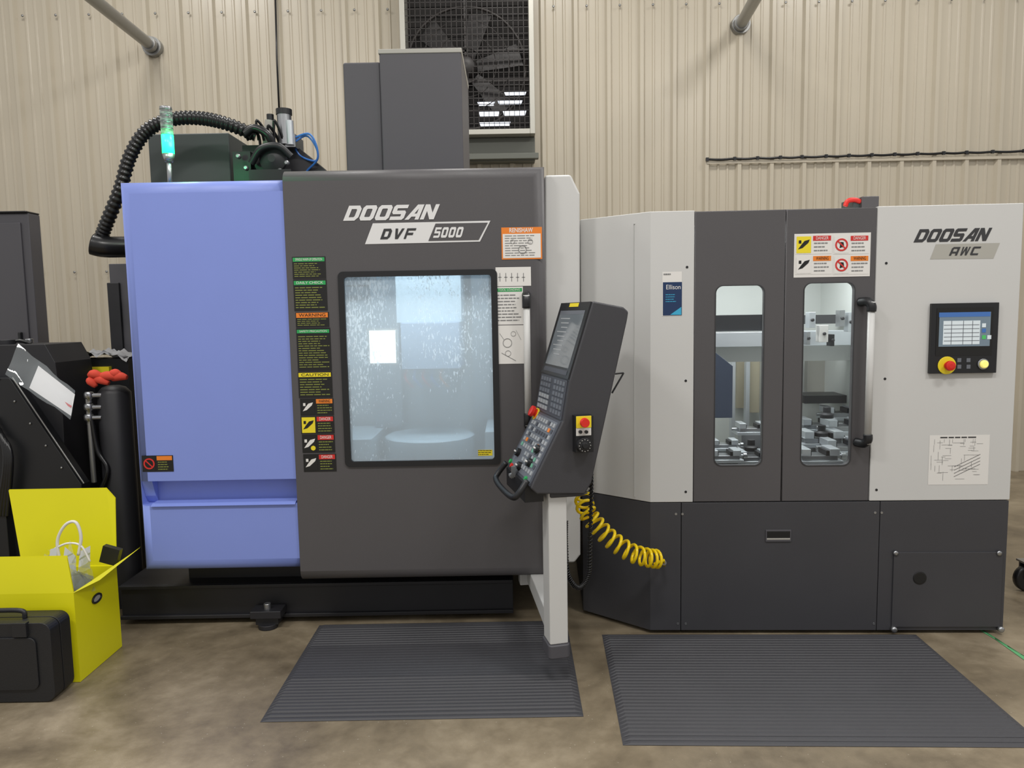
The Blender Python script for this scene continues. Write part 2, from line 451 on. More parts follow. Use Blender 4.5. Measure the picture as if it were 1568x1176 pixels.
b = B('wall_cable_run')
us = [1083, 1125, 1160, 1195, 1228, 1265, 1300, 1335, 1370, 1405, 1445, 1480, 1520, 1568, 1620]
for i in range(len(us)-1):
    v0 = 244-(us[i]-1083)*0.0268; v1 = 244-(us[i+1]-1083)*0.0268
    a = W(us[i], v0, WY-.05); c = W(us[i+1], v1, WY-.05); mid = (a+c)/2; mid.z -= .006
    b.tube(catmull([a, mid, c], 5), .011, m_rubber, 8)
    b.obox(a, (.025, .02, .03), Matrix.Identity(3), m_black)
a = W(1083, 244, WY-.045); c = W(1640, 229, WY-.045)
b.box(a.x, c.x, WY-.04, WY-.032, a.z-.04, a.z-.015, m_wall)
b.done()
b = B('hanging_wire'); b.tube([W(421, -30, WY-.06), W(424, 90, WY-.06), W(428, 180, WY-.06)], .009, m_rubber, 8)
b.tube([W(428, 180, WY-.06), W(431, 330, WY-.06)], .009, m_rubber, 8); b.done()
for (f0, f1) in (((234, 72), (95, -40)), ((1134, 38), (1178, -40))):
    b = B('roof_brace_pipe')
    p0 = W(f0[0], f0[1], WY-.03); p1 = W(f1[0], f1[1], 5.6)
    b.tube([p0, p1], .05, m_zinc, 16)
    b.cyl(p0+Vector((0, .03, 0)), p0+Vector((0, -.03, 0)), .085, m_zinc, 24)
    b.tube([p0+(p1-p0)*0.03, p0+(p1-p0)*0.07], .065, m_zinc, 16)
    b.done(.004)

# ------------------------------------------------------------------ exhaust fan
fe = Frame('wall_exhaust_fan', (W(718, 95, 6.75).x, 6.75, 0))
b = B('housing', fe.e)
x0, x1, z0, z1 = fe.r(614, -20, 818, 207)
z1 = z0+1.40
t = .045
for (a, c, d, e_) in ((x0, x0+t, z0, z1), (x1-t, x1, z0, z1), (x0+t, x1-t, z0, z0+t), (x0+t, x1-t, z1-t, z1)):
    b.box(a, c, -.02, .22, d, e_, m_galv)
b.rect(x0, x1, z0, z1, .215, m_fan)
b.box(x0+.02, x1-.0, .1, .24, z0-.21, z0-.004, m_hood)
b.box(x0+.35, x1+.03, .05, .12, z0-.20, z0-.15, m_hood)
b.done(.004)
b = B('fan_ring_and_blades', fe.e)
cx, cz = fe.m(714, 105, .1); R_ = .53
ring = [(cx+R_*math.cos(rad(i*7.5)), .10, cz+R_*math.sin(rad(i*7.5))) for i in range(49)]
b.tube(ring, .014, m_fan2, 8)
for rr_ in (.15, .27, .39):
    ring = [(cx+rr_*math.cos(rad(i*7.5)), .02, cz+rr_*math.sin(rad(i*7.5))) for i in range(49)]
    b.tube(ring, .004, m_fan2, 5)
for k in range(6):
    a = rad(k*60+15); ca, sa = math.cos(a), math.sin(a)
    P = lambda r_, w_, y_: (cx+r_*ca-w_*sa, y_, cz+r_*sa+w_*ca)
    b.face([P(.1, -.05, .12), P(.5, -.11, .11), P(.5, .1, .15), P(.1, .05, .14)], m_fan)
b.lathe((cx, .14, cz), (0, -1, 0), [(.1, 0), (.1, .1), (.07, .14), (.02, .15)], m_fan)
for s_ in (-1, 1):
    b.box(x0+t, x1-t, .03, .05, cz+s_*.13-.008, cz+s_*.13+.008, m_fan2)
b.box(cx-.008, cx+.008, .03, .05, z0+t, z1-t, m_fan2)
# fine insect/guard wires
for k in range(1, 24):
    xx = x0+t+k*(x1-x0-2*t)/24; b.box(xx-.0025, xx+.0025, .0, .004, z0+t, z1-t, m_fan2)
for k in range(1, 24):
    zz = z0+t+k*(z1-z0-2*t)/24; b.box(x0+t, x1-t, .0, .004, zz-.0025, zz+.0025, m_fan2)
b.done()
b = B('shutter_louvres', fe.e)
nl = 15
for i in range(nl):
    zz = z0+t+(i+.5)*(z1-z0-2*t)/nl
    b.face([(x0+t, .205, zz-.045), (x1-t, .205, zz-.045), (x1-t, .18, zz+.025), (x0+t, .18, zz+.025)], m_fan)
for (ua, va, ub, vb) in ((731, 156, 758, 162), (762, 154, 800, 160), (733, 171, 765, 178), (770, 170, 806, 177), (734, 187, 782, 193), (772, 141, 806, 146)):
    q = fe.r(ua, va, ub, vb, .06); s_ = .012
    b.face([(q[0]+s_, .06, q[2]), (q[1]-s_, .06, q[2]), (q[1], .06, q[3]), (q[0], .06, q[3])], m_sky)
b.done()

# ------------------------------------------------------------------ machining centre (left)
D = Frame('vertical_machining_center', (-.6, 3.55, 0))
E = D.e
dx0 = D.m(446, 570)[0]; dx1 = D.m(838, 570)[0]
dz1 = D.m(633, 256)[1]; dz0 = D.m(650, 888)[1]
wx0, wx1, wz0, wz1 = D.r(523, 414, 764, 713)
slab('main_door', E, dx0, dx1, 0, .13, dz0, dz1, .055, [(wx0+.012, wx1-.012, wz0+.012, wz1-.012, .02, -.1, .3)], m_dark, 'tbr')
bx0 = D.m(195, 575)[0]; bz1 = D.m(300, 274)[1]; bz0 = D.m(340, 876)[1]
rz0, rz1 = D.m(333, 774)[1], D.m(333, 736)[1]
slab('side_panel_blue', E, bx0, dx0-.004, .012, .16, bz0, bz1, .06, [(bx0+.018, dx0+.05, rz0, rz1, .008, -.1, .09)], m_blue, 'tbl', 4)
b = B('pull_recess_lip', E)
b.prism([(.0, rz0-.001), (.075, rz0-.001), (.075, rz0+.012), (.02, rz0+.010)], 'x', bx0+.07, dx0-.012, m_blue)
b.prism([(.089, rz0), (.089, rz1), (.03, rz1), (.06, rz0+.04)], 'x', bx0+.019, bx0+.07, m_blue); b.done()
b = B('cabinet_body', E)
cy0, cy1 = .165, 2.0
b.box(bx0+.03, dx0-.03, cy0, cy1, bz0+.04, bz1-.03, m_dark)
b.box(dx0, dx1-.01, 1.15, cy1, dz0+.05, dz1-.05, m_dark)
b.box(dx0-.03, dx1-.02, .14, 1.15, dz1-.09, dz1-.02, m_dark)
b.box(dx0-.03, dx1-.02, .14, 1.15, dz0+.04, dz0+.12, m_dark)
b.box(dx1-.05, dx1-.02, .14, 1.15, dz0+.12, dz1-.09, m_dark)
b.done(.006)
b = B('side_cover_light_grey', E)
P = [D.m(*q, .1) for q in ((834, 268), (874, 267), (888, 296), (889, 850), (880, 862), (834, 862))]
b.prism(P, 'y', .10, 1.9, m_light)
b.done(.012, 3)
b = B('machine_base', E)
x0, x1, z0, z1 = D.r(186, 891, 786, 962, .21)
b.box(x0, x1, .21, 1.9, .03, z1, m_base)
b.box(x0, x1, .19, .21, z1-.02, z1, m_base)
b.box(x0, x1, .19, .21, .03, .05, m_base)
b.box(bx0+.1, dx1-.05, .3, 1.8, z1-.01, dz0+.06, m_base)
q = D.r(385, 943, 432, 958, .12)
b.box(q[0], q[1], .1, .2, .06, .10, m_base)
b.box(q[0]+.02, q[1]-.02, .12, .2, .02, .06, m_base)
b.cyl(((q[0]+q[1])/2, .14, 0), ((q[0]+q[1])/2, .14, .13), .018, m_steel)
b.cyl(((q[0]+q[1])/2, .14, 0), ((q[0]+q[1])/2, .14, .025), .05, m_base)
for xx in (x0+.15, x1-.2):
    b.cyl((xx, .4, 0), (xx, .4, .04), .06, m_base)
    b.cyl((xx, 1.7, 0), (xx, 1.7, .04), .06, m_base)
b.done(.004)
b = B('z_axis_column_cover', E)
q = D.r(527, 94, 586, 256, .87); q2 = D.r(583, 76, 708, 256, .85)
b.box(q[0], q2[0], .88, 1.5, dz1-.1, q[3], m_dark3)
b.box(q2[0], q2[1], .85, 1.55, dz1-.1, q2[3], m_dark3)
b.done(.012, 3)
b = B('column_cover_cap', E)
b.box(q2[0]-.004, q2[1]+.004, .845, 1.55, q2[3]-.02, q2[3]+.006, m_badge); b.done(.004)

b = B('window_gasket', E)
b.plate(rrect(wx0, wx1, wz0, wz1, .025), [rrect(wx0+.03, wx1-.03, wz0+.026, wz1-.026, .015)], -.008, .02, m_black)
b.done(.003)
b = B('window_pane', E)
b.rect(wx0+.025, wx1-.025, wz0+.02, wz1-.02, .006, m_glassw)
b.done()
b = B('enclosure_interior', E)
lx0, lx1, lz0, lz1 = dx0+.0, dx1-.055, dz0+.13, dz1-.10
y0, y1 = .14, 1.14
b.face([(lx0, y1, lz0), (lx1, y1, lz0), (lx1, y1, lz1), (lx0, y1, lz1)], m_liner)
b.face([(lx0, y0, lz0), (lx0, y1, lz0), (lx0, y1, lz1), (lx0, y0, lz1)], m_liner)
b.face([(lx1, y0, lz0), (lx1, y1, lz0), (lx1, y1, lz1), (lx1, y0, lz1)], m_liner)
b.face([(lx0, y0, lz1), (lx1, y0, lz1), (lx1, y1, lz1), (lx0, y1, lz1)], m_liner)
b.face([(lx0, y0, lz0), (lx1, y0, lz0), (lx1, y1, lz0), (lx0, y1, lz0)], m_liner)
q = D.r(614, 494, 704, 565, .6)
m_head = mat('spindle_head_cover', (132, 152, 178), 0.4)
m_dim = mat('way_cover_grey', (112, 128, 140), 0.35, .2)
b.box(q[0], q[1], .6, 1.1, q[2], q[3], m_head)
b.box(q[0]-.03, q[1]+.01, .66, 1.1, q[3], lz1-.05, m_liner)
b.box(q[0]-.22, q[0]-.05, .9, 1.12, lz0+.5, lz1-.05, m_dim)
b.box(q[1]+.05, q[1]+.16, .95, 1.12, lz0+.3, lz1-.05, m_dim)
for k in range(6): b.box(lx0+.02, lx1-.02, 1.115-.006*k, 1.135, lz1-.12-.07*k, lz1-.06-.07*k, m_dim)
cxx = (q[0]+q[1])/2
b.lathe((cxx, .8, q[2]), (0, 0, -1), [(.11, 0), (.11, .05), (.07, .09), (.045, .10), (.045, .16)], m_dim)
for k, cm in enumerate((m_redp, m_cable, m_redp, m_cable, m_orange)):
    xx = cxx-.14+k*.05
    b.tube(catmull([(xx, .66, q[2]+.01), (xx-.01, .62, q[2]-.05), (xx+.03, .66, q[2]-.11)], 5), .006, cm, 6)
tz = D.m(640, 672, .6)[1]
b.lathe((cxx-.03, .72, tz-.12), (0, 0, 1), [(.24, 0), (.26, .02), (.26, .12), (.24, .13)], m_liner, 32)
b.box(lx0+.02, cxx-.33, .5, 1.0, lz0, tz+.02, m_liner)
b.box(cxx+.3, lx1-.02, .5, 1.0, lz0, tz+.05, m_liner)
b.done(.004)
b = B('work_light_and_reflection_panel', E); b.box(lx0+.1, lx1-.1, .18, .22, lz1-.05, lz1-.03, m_led)
q = D.r(566, 506, 606, 556, .5)  # added glowing panel on a bracket, standing in for a reflection in the pane
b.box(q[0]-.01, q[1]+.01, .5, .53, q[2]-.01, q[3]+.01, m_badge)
m_reflglow = mat('reflection_glow_panel', (240, 248, 255), .4, emit=1.6); b.rect(*q, .498, m_reflglow)
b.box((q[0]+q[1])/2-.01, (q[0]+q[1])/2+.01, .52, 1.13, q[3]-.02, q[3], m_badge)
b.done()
def area(name, loc, size, e, col=(1, 1, 1), rot=(0, 0, 0), parent=None, sy=None):
    l = bpy.data.lights.new(name, 'AREA'); l.energy = e; l.color = col; l.size = size
    if sy: l.shape = 'RECTANGLE'; l.size_y = sy
    o = bpy.data.objects.new(name, l); bpy.context.collection.objects.link(o)
    o.location = loc; o.rotation_euler = rot
    if parent: o.parent = parent
    return o
area('work_lamp', ((lx0+lx1)/2, .4, lz1-.06), .9, 15, (.9, .97, 1), parent=E, sy=.3)

b = B('front_lettering', E)
q = D.r(525, 314, 674, 337); b.logo('DOOSAN', *q, -.002, m_silver, shear=.45, gap=.1)
pl = lambda pts, y: [(D.m(*k)[0], y, D.m(*k)[1]) for k in pts]
b.face(pl([(559, 374), (651, 372), (664, 340), (571, 342)], -.002), m_silver)
b.face(pl([(651, 372), (735, 370), (751, 338), (664, 340)], -.002), m_silver)
b.face(pl([(656, 369), (733, 367.5), (747, 341), (667, 342.5)], -.0035), m_dark)
q = D.r(582, 350, 638, 366); b.logo('DVF', *q, -.0035, m_letter, shear=.4, gap=.3)
q = D.r(663, 348, 711, 364); b.logo('5000', *q, -.005, m_silver, shear=.3, gap=.22)
b.done()

def label(b, fr, box, hdr, body=m_lblack, txt=m_ytext, rows=6, hf=.2, icon=None, y=-.002, title=None):
    x0, x1, z0, z1 = fr.r(*box)
    b.rect(x0, x1, z0, z1, y, body)
    h = z1-z0; w = x1-x0
    xa = x0
    if icon:
        xa = x0+w*.46
        ic, ibg = icon
        b.rect(x0+w*.03, x0+w*.43, z0+h*.06, z1-h*.06, y-.001, ibg)
        cx, cz, r = x0+w*.23, (z0+z1)/2, h*.34
        if ic == 'no':
            b.plate([(cx+r*math.cos(rad(k*20)), cz+r*math.sin(rad(k*20))) for k in range(18)], [[(cx+r*.75*math.cos(rad(k*20)), cz+r*.75*math.sin(rad(k*20))) for k in range(18)]], y-.0025, y-.0015, m_red)
            b.face([(cx-r*.7, y-.003, cz+r*.55), (cx-r*.55, y-.003, cz+r*.7), (cx+r*.7, y-.003, cz-r*.55), (cx+r*.55, y-.003, cz-r*.7)], m_red)
            b.face([(cx-r*.3, y-.002, cz-r*.5), (cx+r*.4, y-.002, cz-r*.3), (cx+r*.3, y-.002, cz+r*.4), (cx-r*.2, y-.002, cz+r*.45)], m_lblack)
        else:
            c1 = {'hand': m_lblack if ibg != m_lblack else m_white, 'man': m_lblack}[ic]
            b.face([(cx-r*.9, y-.002, cz-r*.7), (cx-r*.2, y-.002, cz-r*.5), (cx+r*.7, y-.002, cz+r*.3), (cx+r*.9, y-.002, cz+r*.8), (cx+r*.1, y-.002, cz+r*.6), (cx-r*.4, y-.002, cz)], c1)
            b.rect(cx-r*.8, cx-r*.4, cz+r*.2, cz+r*.7, y-.002, c1)
    if hdr:
        b.rect(xa+w*.02, x1-w*.03, z1-h*hf, z1-h*.04, y-.001, hdr)
        if title: b.text(title, xa+w*.1, x1-w*.1, z1-h*hf*.82, z1-h*.04-h*hf*.12, y-.002, m_lblack if hdr == m_yel or hdr == m_orange else m_white)
    if rows: b.lines(xa+w*.05, x1-w*.04, z0+h*.06, z1-h*(hf+.06 if hdr else .08), y-.001, txt, rows, .34)

b = B('warning_labels', E)
label(b, D, (448, 393, 499, 427), m_green, rows=7, hf=.22, title='SPINDLE WARM-UP OPERATION')
label(b, D, (450, 428, 501, 476), m_green, rows=9, hf=.17, title='DAILY CHECK')
label(b, D, (453, 478, 504, 501), m_orange, rows=4, hf=.36, title='WARNING')
label(b, D, (455, 502, 507, 568), m_green, rows=14, hf=.12, title='SAFETY PRECAUTION')
label(b, D, (457, 569, 509, 609), m_yel, rows=7, hf=.2, title='CAUTION')
label(b, D, (460, 610, 511, 636), m_orange, rows=4, hf=.3, icon=('hand', m_lblack), title='WARNING')
label(b, D, (461, 637, 512, 664), m_red, rows=4, hf=.3, icon=('man', m_yel), title='DANGER')
label(b, D, (463, 665, 513, 693), m_red, rows=4, hf=.3, icon=('hand', m_lblack), title='DANGER')
label(b, D, (465, 695, 515, 722), m_red, rows=4, hf=.3, icon=('hand', m_lblack), title='DANGER')
c = D.m(480, 686); b.lathe((c[0], -.003, c[1]), (0, -1, 0), [(.012, 0), (.012, .001)], m_yel, 8)
label(b, D, (216, 698, 264, 723), m_orange, rows=4, hf=.3, icon=('no', m_lblack), y=.010)
label(b, D, (768, 348, 830, 397), None, body=m_orange, rows=0)
q = D.r(770, 358, 828, 395); b.rect(*q, -.003, m_white)
q2 = D.r(780, 349, 816, 356); b.text('RENISHAW', *q2, -.003, m_white, offset=.02)
b.lines(q[0]+.01, q[1]-.01, q[2]+.005, q[3]-.005, -.004, m_grtext, 9, .3)
for (uu, vv, rr_) in ((800, 382, .02), (812, 370, .012), (785, 370, .010)):
    c = D.m(uu, vv); b.plate([(c[0]+rr_*math.cos(rad(k*20)), c[1]+rr_*math.sin(rad(k*20))) for k in range(18)], [[(c[0]+rr_*.86*math.cos(rad(k*20)), c[1]+rr_*.86*math.sin(rad(k*20))) for k in range(18)]], -.006, -.005, m_grtext)
label(b, D, (759, 409, 813, 438), None, body=m_white, txt=m_grtext, rows=0)
for k in range(5):
    q = D.r(765+k*9, 418, 766+k*9, 431); b.rect(*q, -.003, m_grtext)
    q = D.r(763+k*9, 424, 768+k*9, 425); b.rect(*q, -.003, m_grtext)
label(b, D, (759, 439, 801, 497), m_green, body=m_white, txt=m_grtext, rows=9, hf=.13, title='TOOL LOADING')
label(b, D, (762, 498, 802, 557), None, body=m_white, txt=m_grtext, rows=0)
for (uu, vv, rr_) in ((777, 525, .022), (786, 511, .012), (778, 541, .014)):
    c = D.m(uu, vv); b.plate([(c[0]+rr_*math.cos(rad(k*20)), c[1]+rr_*math.sin(rad(k*20))) for k in range(18)], [[(c[0]+rr_*.90*math.cos(rad(k*20)), c[1]+rr_*.90*math.sin(rad(k*20))) for k in range(18)]], -.004, -.003, m_grtext)
for (a_, c_) in (((768, 540), (790, 552)), ((790, 505), (798, 520)), ((765, 510), (772, 520))):
    A_, C_ = D.m(*a_), D.m(*c_); b.face([(A_[0], -.003, A_[1]), (C_[0], -.003, C_[1]), (C_[0], -.003, C_[1]-.003), (A_[0], -.003, A_[1]-.003)], m_grtext)
q = D.r(732, 689, 754, 698); b.rect(*q, .004, m_yel); b.lines(q[0], q[1], q[2], q[3], .003, m_lblack, 3, .3)
b.done()

b = B('door_handle', E)
a = D.p(806, 452, -.05); c = D.p(809, 652, -.05)
b.tube([a, c], .016, m_light, 16)
for q_ in (a, c):
    b.tube(catmull([(q_.x, .0, q_.z), (q_.x, -.03, q_.z), (q_.x, -.05, q_.z+(-.02 if q_ is a else .02)), (q_.x, -.05, q_.z+(-.06 if q_ is a else .06))], 5), .021, m_black, 14)
b.done()

b = B('stack_light', E)
d = .25
z_ = lambda v: D.m(256, v, d)[1]
X = D.m(257, 220, d)[0]
b.cyl((X, d, bz1-.03), (X, d, bz1-.0), .03, m_steel)
b.cyl((X, d, bz1-.02), (X, d, z_(238)), .012, m_steel)
b.cyl((X, d, z_(248)), (X, d, z_(236)), .02, m_steel, r2=.030)
b.cyl((X, d, z_(236)), (X, d, z_(207)), .029, m_gled)
m_lens = glassmat('clear_lens', .3, streak=False, filmcol=(.9, .95, .9))
for k in range(4):
    za, zb = z_(206-k*10), z_(198-k*10)
    b.cyl((X, d, za), (X, d, zb), .029, m_lens); b.cyl((X, d, zb), (X, d, zb+.003), .030, m_steel)
b.cyl((X, d, z_(206)), (X, d, z_(166)), .008, m_white)
b.cyl((X, d, z_(168)), (X, d, z_(164)), .029, m_steel)
b.done()
pl_ = bpy.data.lights.new('stack_lamp_glow', 'POINT'); pl_.energy = 1.6; pl_.color = (.1, 1, .4); pl_.shadow_soft_size = .03
po = bpy.data.objects.new('stack_lamp_glow', pl_); bpy.context.collection.objects.link(po); po.parent = E; po.location = (X+.05, d-.03, z_(222))

b = B('chip_vacuum_hose', E)
hp = [(152, 372, .75), (164, 340, .72), (184, 290, .7), (199, 240, .7), (224, 201, .7), (262, 183, .7), (305, 181, .7), (345, 189, .7), (392, 207, .75)]
pts = catmull([D.p(u, v, dd) for u, v, dd in hp], 26)
b.tube(pts, .034, m_rubber, 14, rfun=lambda i: .034 + (.005 if (i % 4) < 2 else -.002))
b.tube(catmull([D.p(141, 374, .7), D.p(160, 378, .72), D.p(200, 378, .8)], 6), .060, m_rubber, 18)
b.done()
b = B('rear_cover_box', E)
q = D.r(228, 204, 352, 280, .9); b.box(q[0], q[1], .9, 1.5, bz1-.1, q[3], m_olive)
b.box(q[0]+.06, q[1]+.02, .88, 1.5, bz1-.1, bz1+.02, m_blue)
b.done(.008)
b = B('spindle_motor_assembly', E)
q = D.r(372, 222, 430, 275, .8); b.box(q[0], q[1], .8, 1.3, bz1-.1, q[3], m_base)
q = D.r(357, 232, 384, 275, .7); b.box(q[0], q[1], .7, 1.1, bz1-.1, q[3], m_black)
c = D.p(420, 245, .72); b.lathe(c, (0, -1, 0), [(.075, 0), (.075, .03), (.05, .04), (.02, .05)], m_base)
c = D.p(408, 252, .74)
b.lathe(c, (0, -1, 0), [(.09, -.05), (.09, 0), (.06, .02)], m_black)
a0, a1 = D.p(437, 222, .8), D.p(435, 176, .8)
b.cyl(a0, a1, .04, m_steel); b.cyl(a1, a1+Vector((0, 0, .03)), .045, m_black)
a0, a1 = D.p(445, 222, .78), D.p(443, 185, .78); b.cyl(a0, a1, .022, m_alu)
a0, a1 = D.p(410, 225, .8), D.p(414, 185, .8); b.cyl(a0, a1, .03, m_badge); b.cyl(a1, a1+Vector((0, 0, .035)), .02, m_black)
q = D.r(428, 205, 452, 225, .78); b.box(q[0], q[1], .78, .95, q[2], q[3], m_steel)
P = [D.m(*k, .85) for k in ((425, 275), (425, 222), (452, 222), (500, 262), (500, 275))]
b.prism(P, 'y', .85, 1.2, m_base)
b.tube(catmull([D.p(450, 218, .8), D.p(470, 208, .8), D.p(485, 228, .8), D.p(484, 246, .82), D.p(462, 240, .85), D.p(450, 225, .85)], 8), .006, m_cable, 6)
b.tube(catmull([D.p(447, 212, .8), D.p(475, 206, .78), D.p(487, 240, .8), D.p(470, 262, .85)], 8), .006, m_cable, 6)
for k in range(6):
    b.tube(catmull([D.p(380+k*8, 215, .75), D.p(375+k*9, 200-k % 3*8, .72), D.p(395+k*8, 205+k*3, .78), D.p(400+k*6, 240, .82)], 6), .008, m_rubber, 6)
b.tube(catmull([D.p(375, 205, .7), D.p(390, 196, .7), D.p(410, 206, .7), D.p(418, 222, .72)], 8), .022, m_rubber, 10)
q = D.r(386, 262, 450, 280, .6); b.box(q[0], q[1], .55, 1.2, bz1-.1, q[3], m_black)
b.tube(catmull([D.p(385, 250, .68), D.p(400, 228, .66), D.p(426, 224, .66), D.p(446, 240, .68)], 8), .02, m_black, 10)
for (u, v) in ((366, 240), (378, 258), (395, 265), (430, 262), (440, 250)):
    c = D.p(u, v, .66); b.lathe(c, (0, -1, 0), [(.014, 0), (.014, .02), (.008, .025)], m_steel, 10)
b.done(.003)

# ------------------------------------------------------------------ work-handling machine (right)
G = Frame('automatic_workpiece_changer', (1.5, 3.50, 0), -2.3)
H = G.e
zt = G.m(1206, 319)[1]; zm = G.m(1200, 769)[1]; zb = G.m(1200, 965)[1]
xa = G.m(996, 545)[0]; xb = G.m(1063, 545)[0]; xc = G.m(1201, 545)[0]; xd = G.m(1337, 545)[0]; xe = G.m(1557, 545)[0]
xL = G.m(890, 545, .25)[0]
RD = 1.7
b = B('upper_shell', H)
b.prism([(xa, 0), (xb-.002, 0), (xb-.002, .03), (xa+.01, .03), (xL+.01, .27), (xL, .25)], 'z', zm+.003, zt, m_light)
b.box(xd+.002, xe, 0, .03, zm+.003, zt, m_light)
b.box(xe-.03, xe, .03, RD, zm+.003, zt, m_light)
b.box(xL, xL+.02, .27, RD, zm, zt, m_light)
b.prism([(xa, .03), (xe-.03, .03), (xe-.03, RD), (xL+.02, RD), (xL+.02, .27)], 'z', zt-.03, zt-.005, m_light)
b.box(xL, xe, RD, RD+.03, zm, zt, m_light)
b.done(.004)
bo = B('fasteners', H)
for (u, v) in ((1052, 409), (1050, 583), (1050, 753), (1357, 403), (1355, 580), (1342, 750), (1035, 787), (1045, 787), (1340, 785), (1350, 785), (1050, 955), (1038, 955), (1338, 955)):
    c = G.m(u, v); bo.cyl((c[0], -.002, c[1]), (c[0], .002, c[1]), .006, m_black if v < 780 else m_steel, 10)
bo.done()
w1 = G.r(1095, 437, 1169, 713); w2 = G.r(1229, 433, 1306, 713)
slab('door_left', H, xb, xc-.003, .004, .034, zm+.003, zt-.004, .004, [(w1[0], w1[1], w1[2], w1[3], .035, -.1, .2)], m_dark, 'tblr', 2)
slab('door_right', H, xc, xd, .004, .034, zm+.003, zt-.004, .004, [(w2[0], w2[1], w2[2], w2[3], .035, -.1, .2)], m_dark, 'tblr', 2)
b = B('door_glass', H)
for w in (w1, w2):
    b.rect(w[0]-.01, w[1]+.01, w[2]-.01, w[3]+.01, .025, m_glass)
b.done()
b = B('door_window_trim', H)
for w in (w1, w2):
    b.plate(rrect(w[0]-.002, w[1]+.002, w[2]-.002, w[3]+.002, .036), [rrect(w[0]+.002, w[1]-.002, w[2]+.002, w[3]-.002, .034)], .001, .008, m_letter)
b.done()
b = B('lower_cabinet', H)
xm1 = G.m(1043, 860)[0]; xm2 = G.m(1345, 860)[0]
b.prism([(xa, .0), (xm1-.002, .0), (xm1-.002, .3), (xL, .3), (xL, .25)], 'z', zb, zm, m_dark2)
b.box(xm1+.001, xm2-.001, .0, .3, zb, zm, m_dark2)
b.box(xm2+.002, xe-.004, .0, .3, zb, zm, m_dark2)
b.box(xL, xe-.004, .3, RD, zb, zm, m_dark2)
q = G.r(1366, 845, 1532, 962)
b.box(q[0], q[1], -.008, .0, q[2]+.01, q[3], m_dark2)
c = G.m(1407, 884)
b.lathe((c[0], -.008, c[1]), (0, -1, 0), [(.032, 0), (.032, .003), (.026, .004)], m_lblack)
q = G.r(1172, 811, 1211, 829); b.box(q[0], q[1], -.006, .0, q[2], q[3], m_dark3)
b.box(q[0]+.005, q[1]-.005, -.007, .0, q[2]+.010, q[2]+.018, m_badge)
b.box(q[0]+.006, q[1]-.006, -.008, .0, q[2]+.020, q[3]-.006, m_lblack)
b.done(.003)
b = B('panel_screws', H)
for (u, v) in ((1370, 846), (1528, 846)):
    c = G.m(u, v); b.lathe((c[0], -.008, c[1]), (0, -1, 0), [(.012, 0), (.012, .006), (.005, .008)], m_steel, 12)
b.done()
b = B('levelling_feet', H)
for (xx, yy) in ((xa+.05, .35), (xm1+.3, .3), (xm2, .3), (xe-.12, .12), (xL+.15, .5), (xL+.15, 1.5), (xe-.15, 1.5)):
    b.cyl((xx, yy, 0), (xx, yy, zb+.01), .02, m_steel); b.cyl((xx, yy, 0), (xx, yy, .02), .05, m_base)
for u in (1367, 1530):
    c = G.m(u, 962); b.lathe((c[0], .0, c[1]), (0, -1, 0), [(.014, 0), (.014, .02), (.006, .024)], m_steel)
b.box(xL+.2, xe-.15, .5, 1.5, .0, zb+.01, m_base)
b.done()
b = B('interior_bay', H)
iy0, iy1 = .05, 1.35
ix0, ix1 = xb-.28, xd+.25
iz0, iz1 = zm+.02, zt-.05
b.face([(ix0, iy1, iz0), (ix1, iy1, iz0), (ix1, iy1, iz1), (ix0, iy1, iz1)], m_liner2)
b.face([(ix0, iy0, iz0), (ix0, iy1, iz0), (ix0, iy1, iz1), (ix0, iy0, iz1)], m_liner2)
b.face([(ix1, iy0, iz0), (ix1, iy1, iz0), (ix1, iy1, iz1), (ix1, iy0, iz1)], m_liner2)
b.face([(ix0, iy0, iz1), (ix1, iy0, iz1), (ix1, iy1, iz1), (ix0, iy1, iz1)], m_liner2)
b.face([(ix0, iy0, iz0), (ix1, iy0, iz0), (ix1, iy1, iz0), (ix0, iy1, iz0)], m_badge)
xmid = G.m(1196, 600, .7)[0]
za, zc = G.m(1200, 506, .7)[1], G.m(1200, 481, .7)[1]
b.box(ix0, xmid, .7, .8, za, zc, m_black)
b.box(xmid, ix1, .9, 1.0, za+.03, zc-.01, m_letter)
za2 = G.m(1200, 530, .66)[1]
b.box(ix0, ix1, .66, .78, za2, za-.005, m_alu)
zz = G.m(1200, 548, .8)[1]; b.box(ix0+.3, ix1, .8, .9, zz-.02, za2, m_liner2)
q = G.r(1088, 536, 1122, 640, .55)
b.prism([(q[0]-.1, q[2]), (q[1], q[2]), (q[1], q[3]-.09), (q[0]+.01, q[3]), (q[0]-.1, q[3])], 'y', .55, .6, mat('slate_panel', (62, 72, 92), .4))
for (u0, u1) in ((1120, 1126), (1142, 1148), (1166, 1172), (1222, 1228)):
    q = G.r(u0, 532, u1, 700, 1.2); b.box(q[0], q[1], 1.2, 1.25, iz0, q[3], m_alu)
m_tan = mat('rear_window_tan', (172, 164, 142), .5)
q = G.r(1128, 536, 1142, 625, 1.3); b.box(q[0], q[1], 1.3, 1.34, q[2], q[3], m_tan)
q = G.r(1148, 536, 1166, 632, 1.25); b.box(q[0], q[1], 1.25, 1.3, q[2], q[3], m_tan)
q = G.r(1236, 540, 1300, 600, 1.25); b.box(q[0], q[1], 1.25, 1.3, q[2], q[3], m_badge)
q = G.r(1232, 606, 1262, 618, .9); b.box(q[0], q[1]+.2, .9, 1.1, q[2], q[3], m_black)
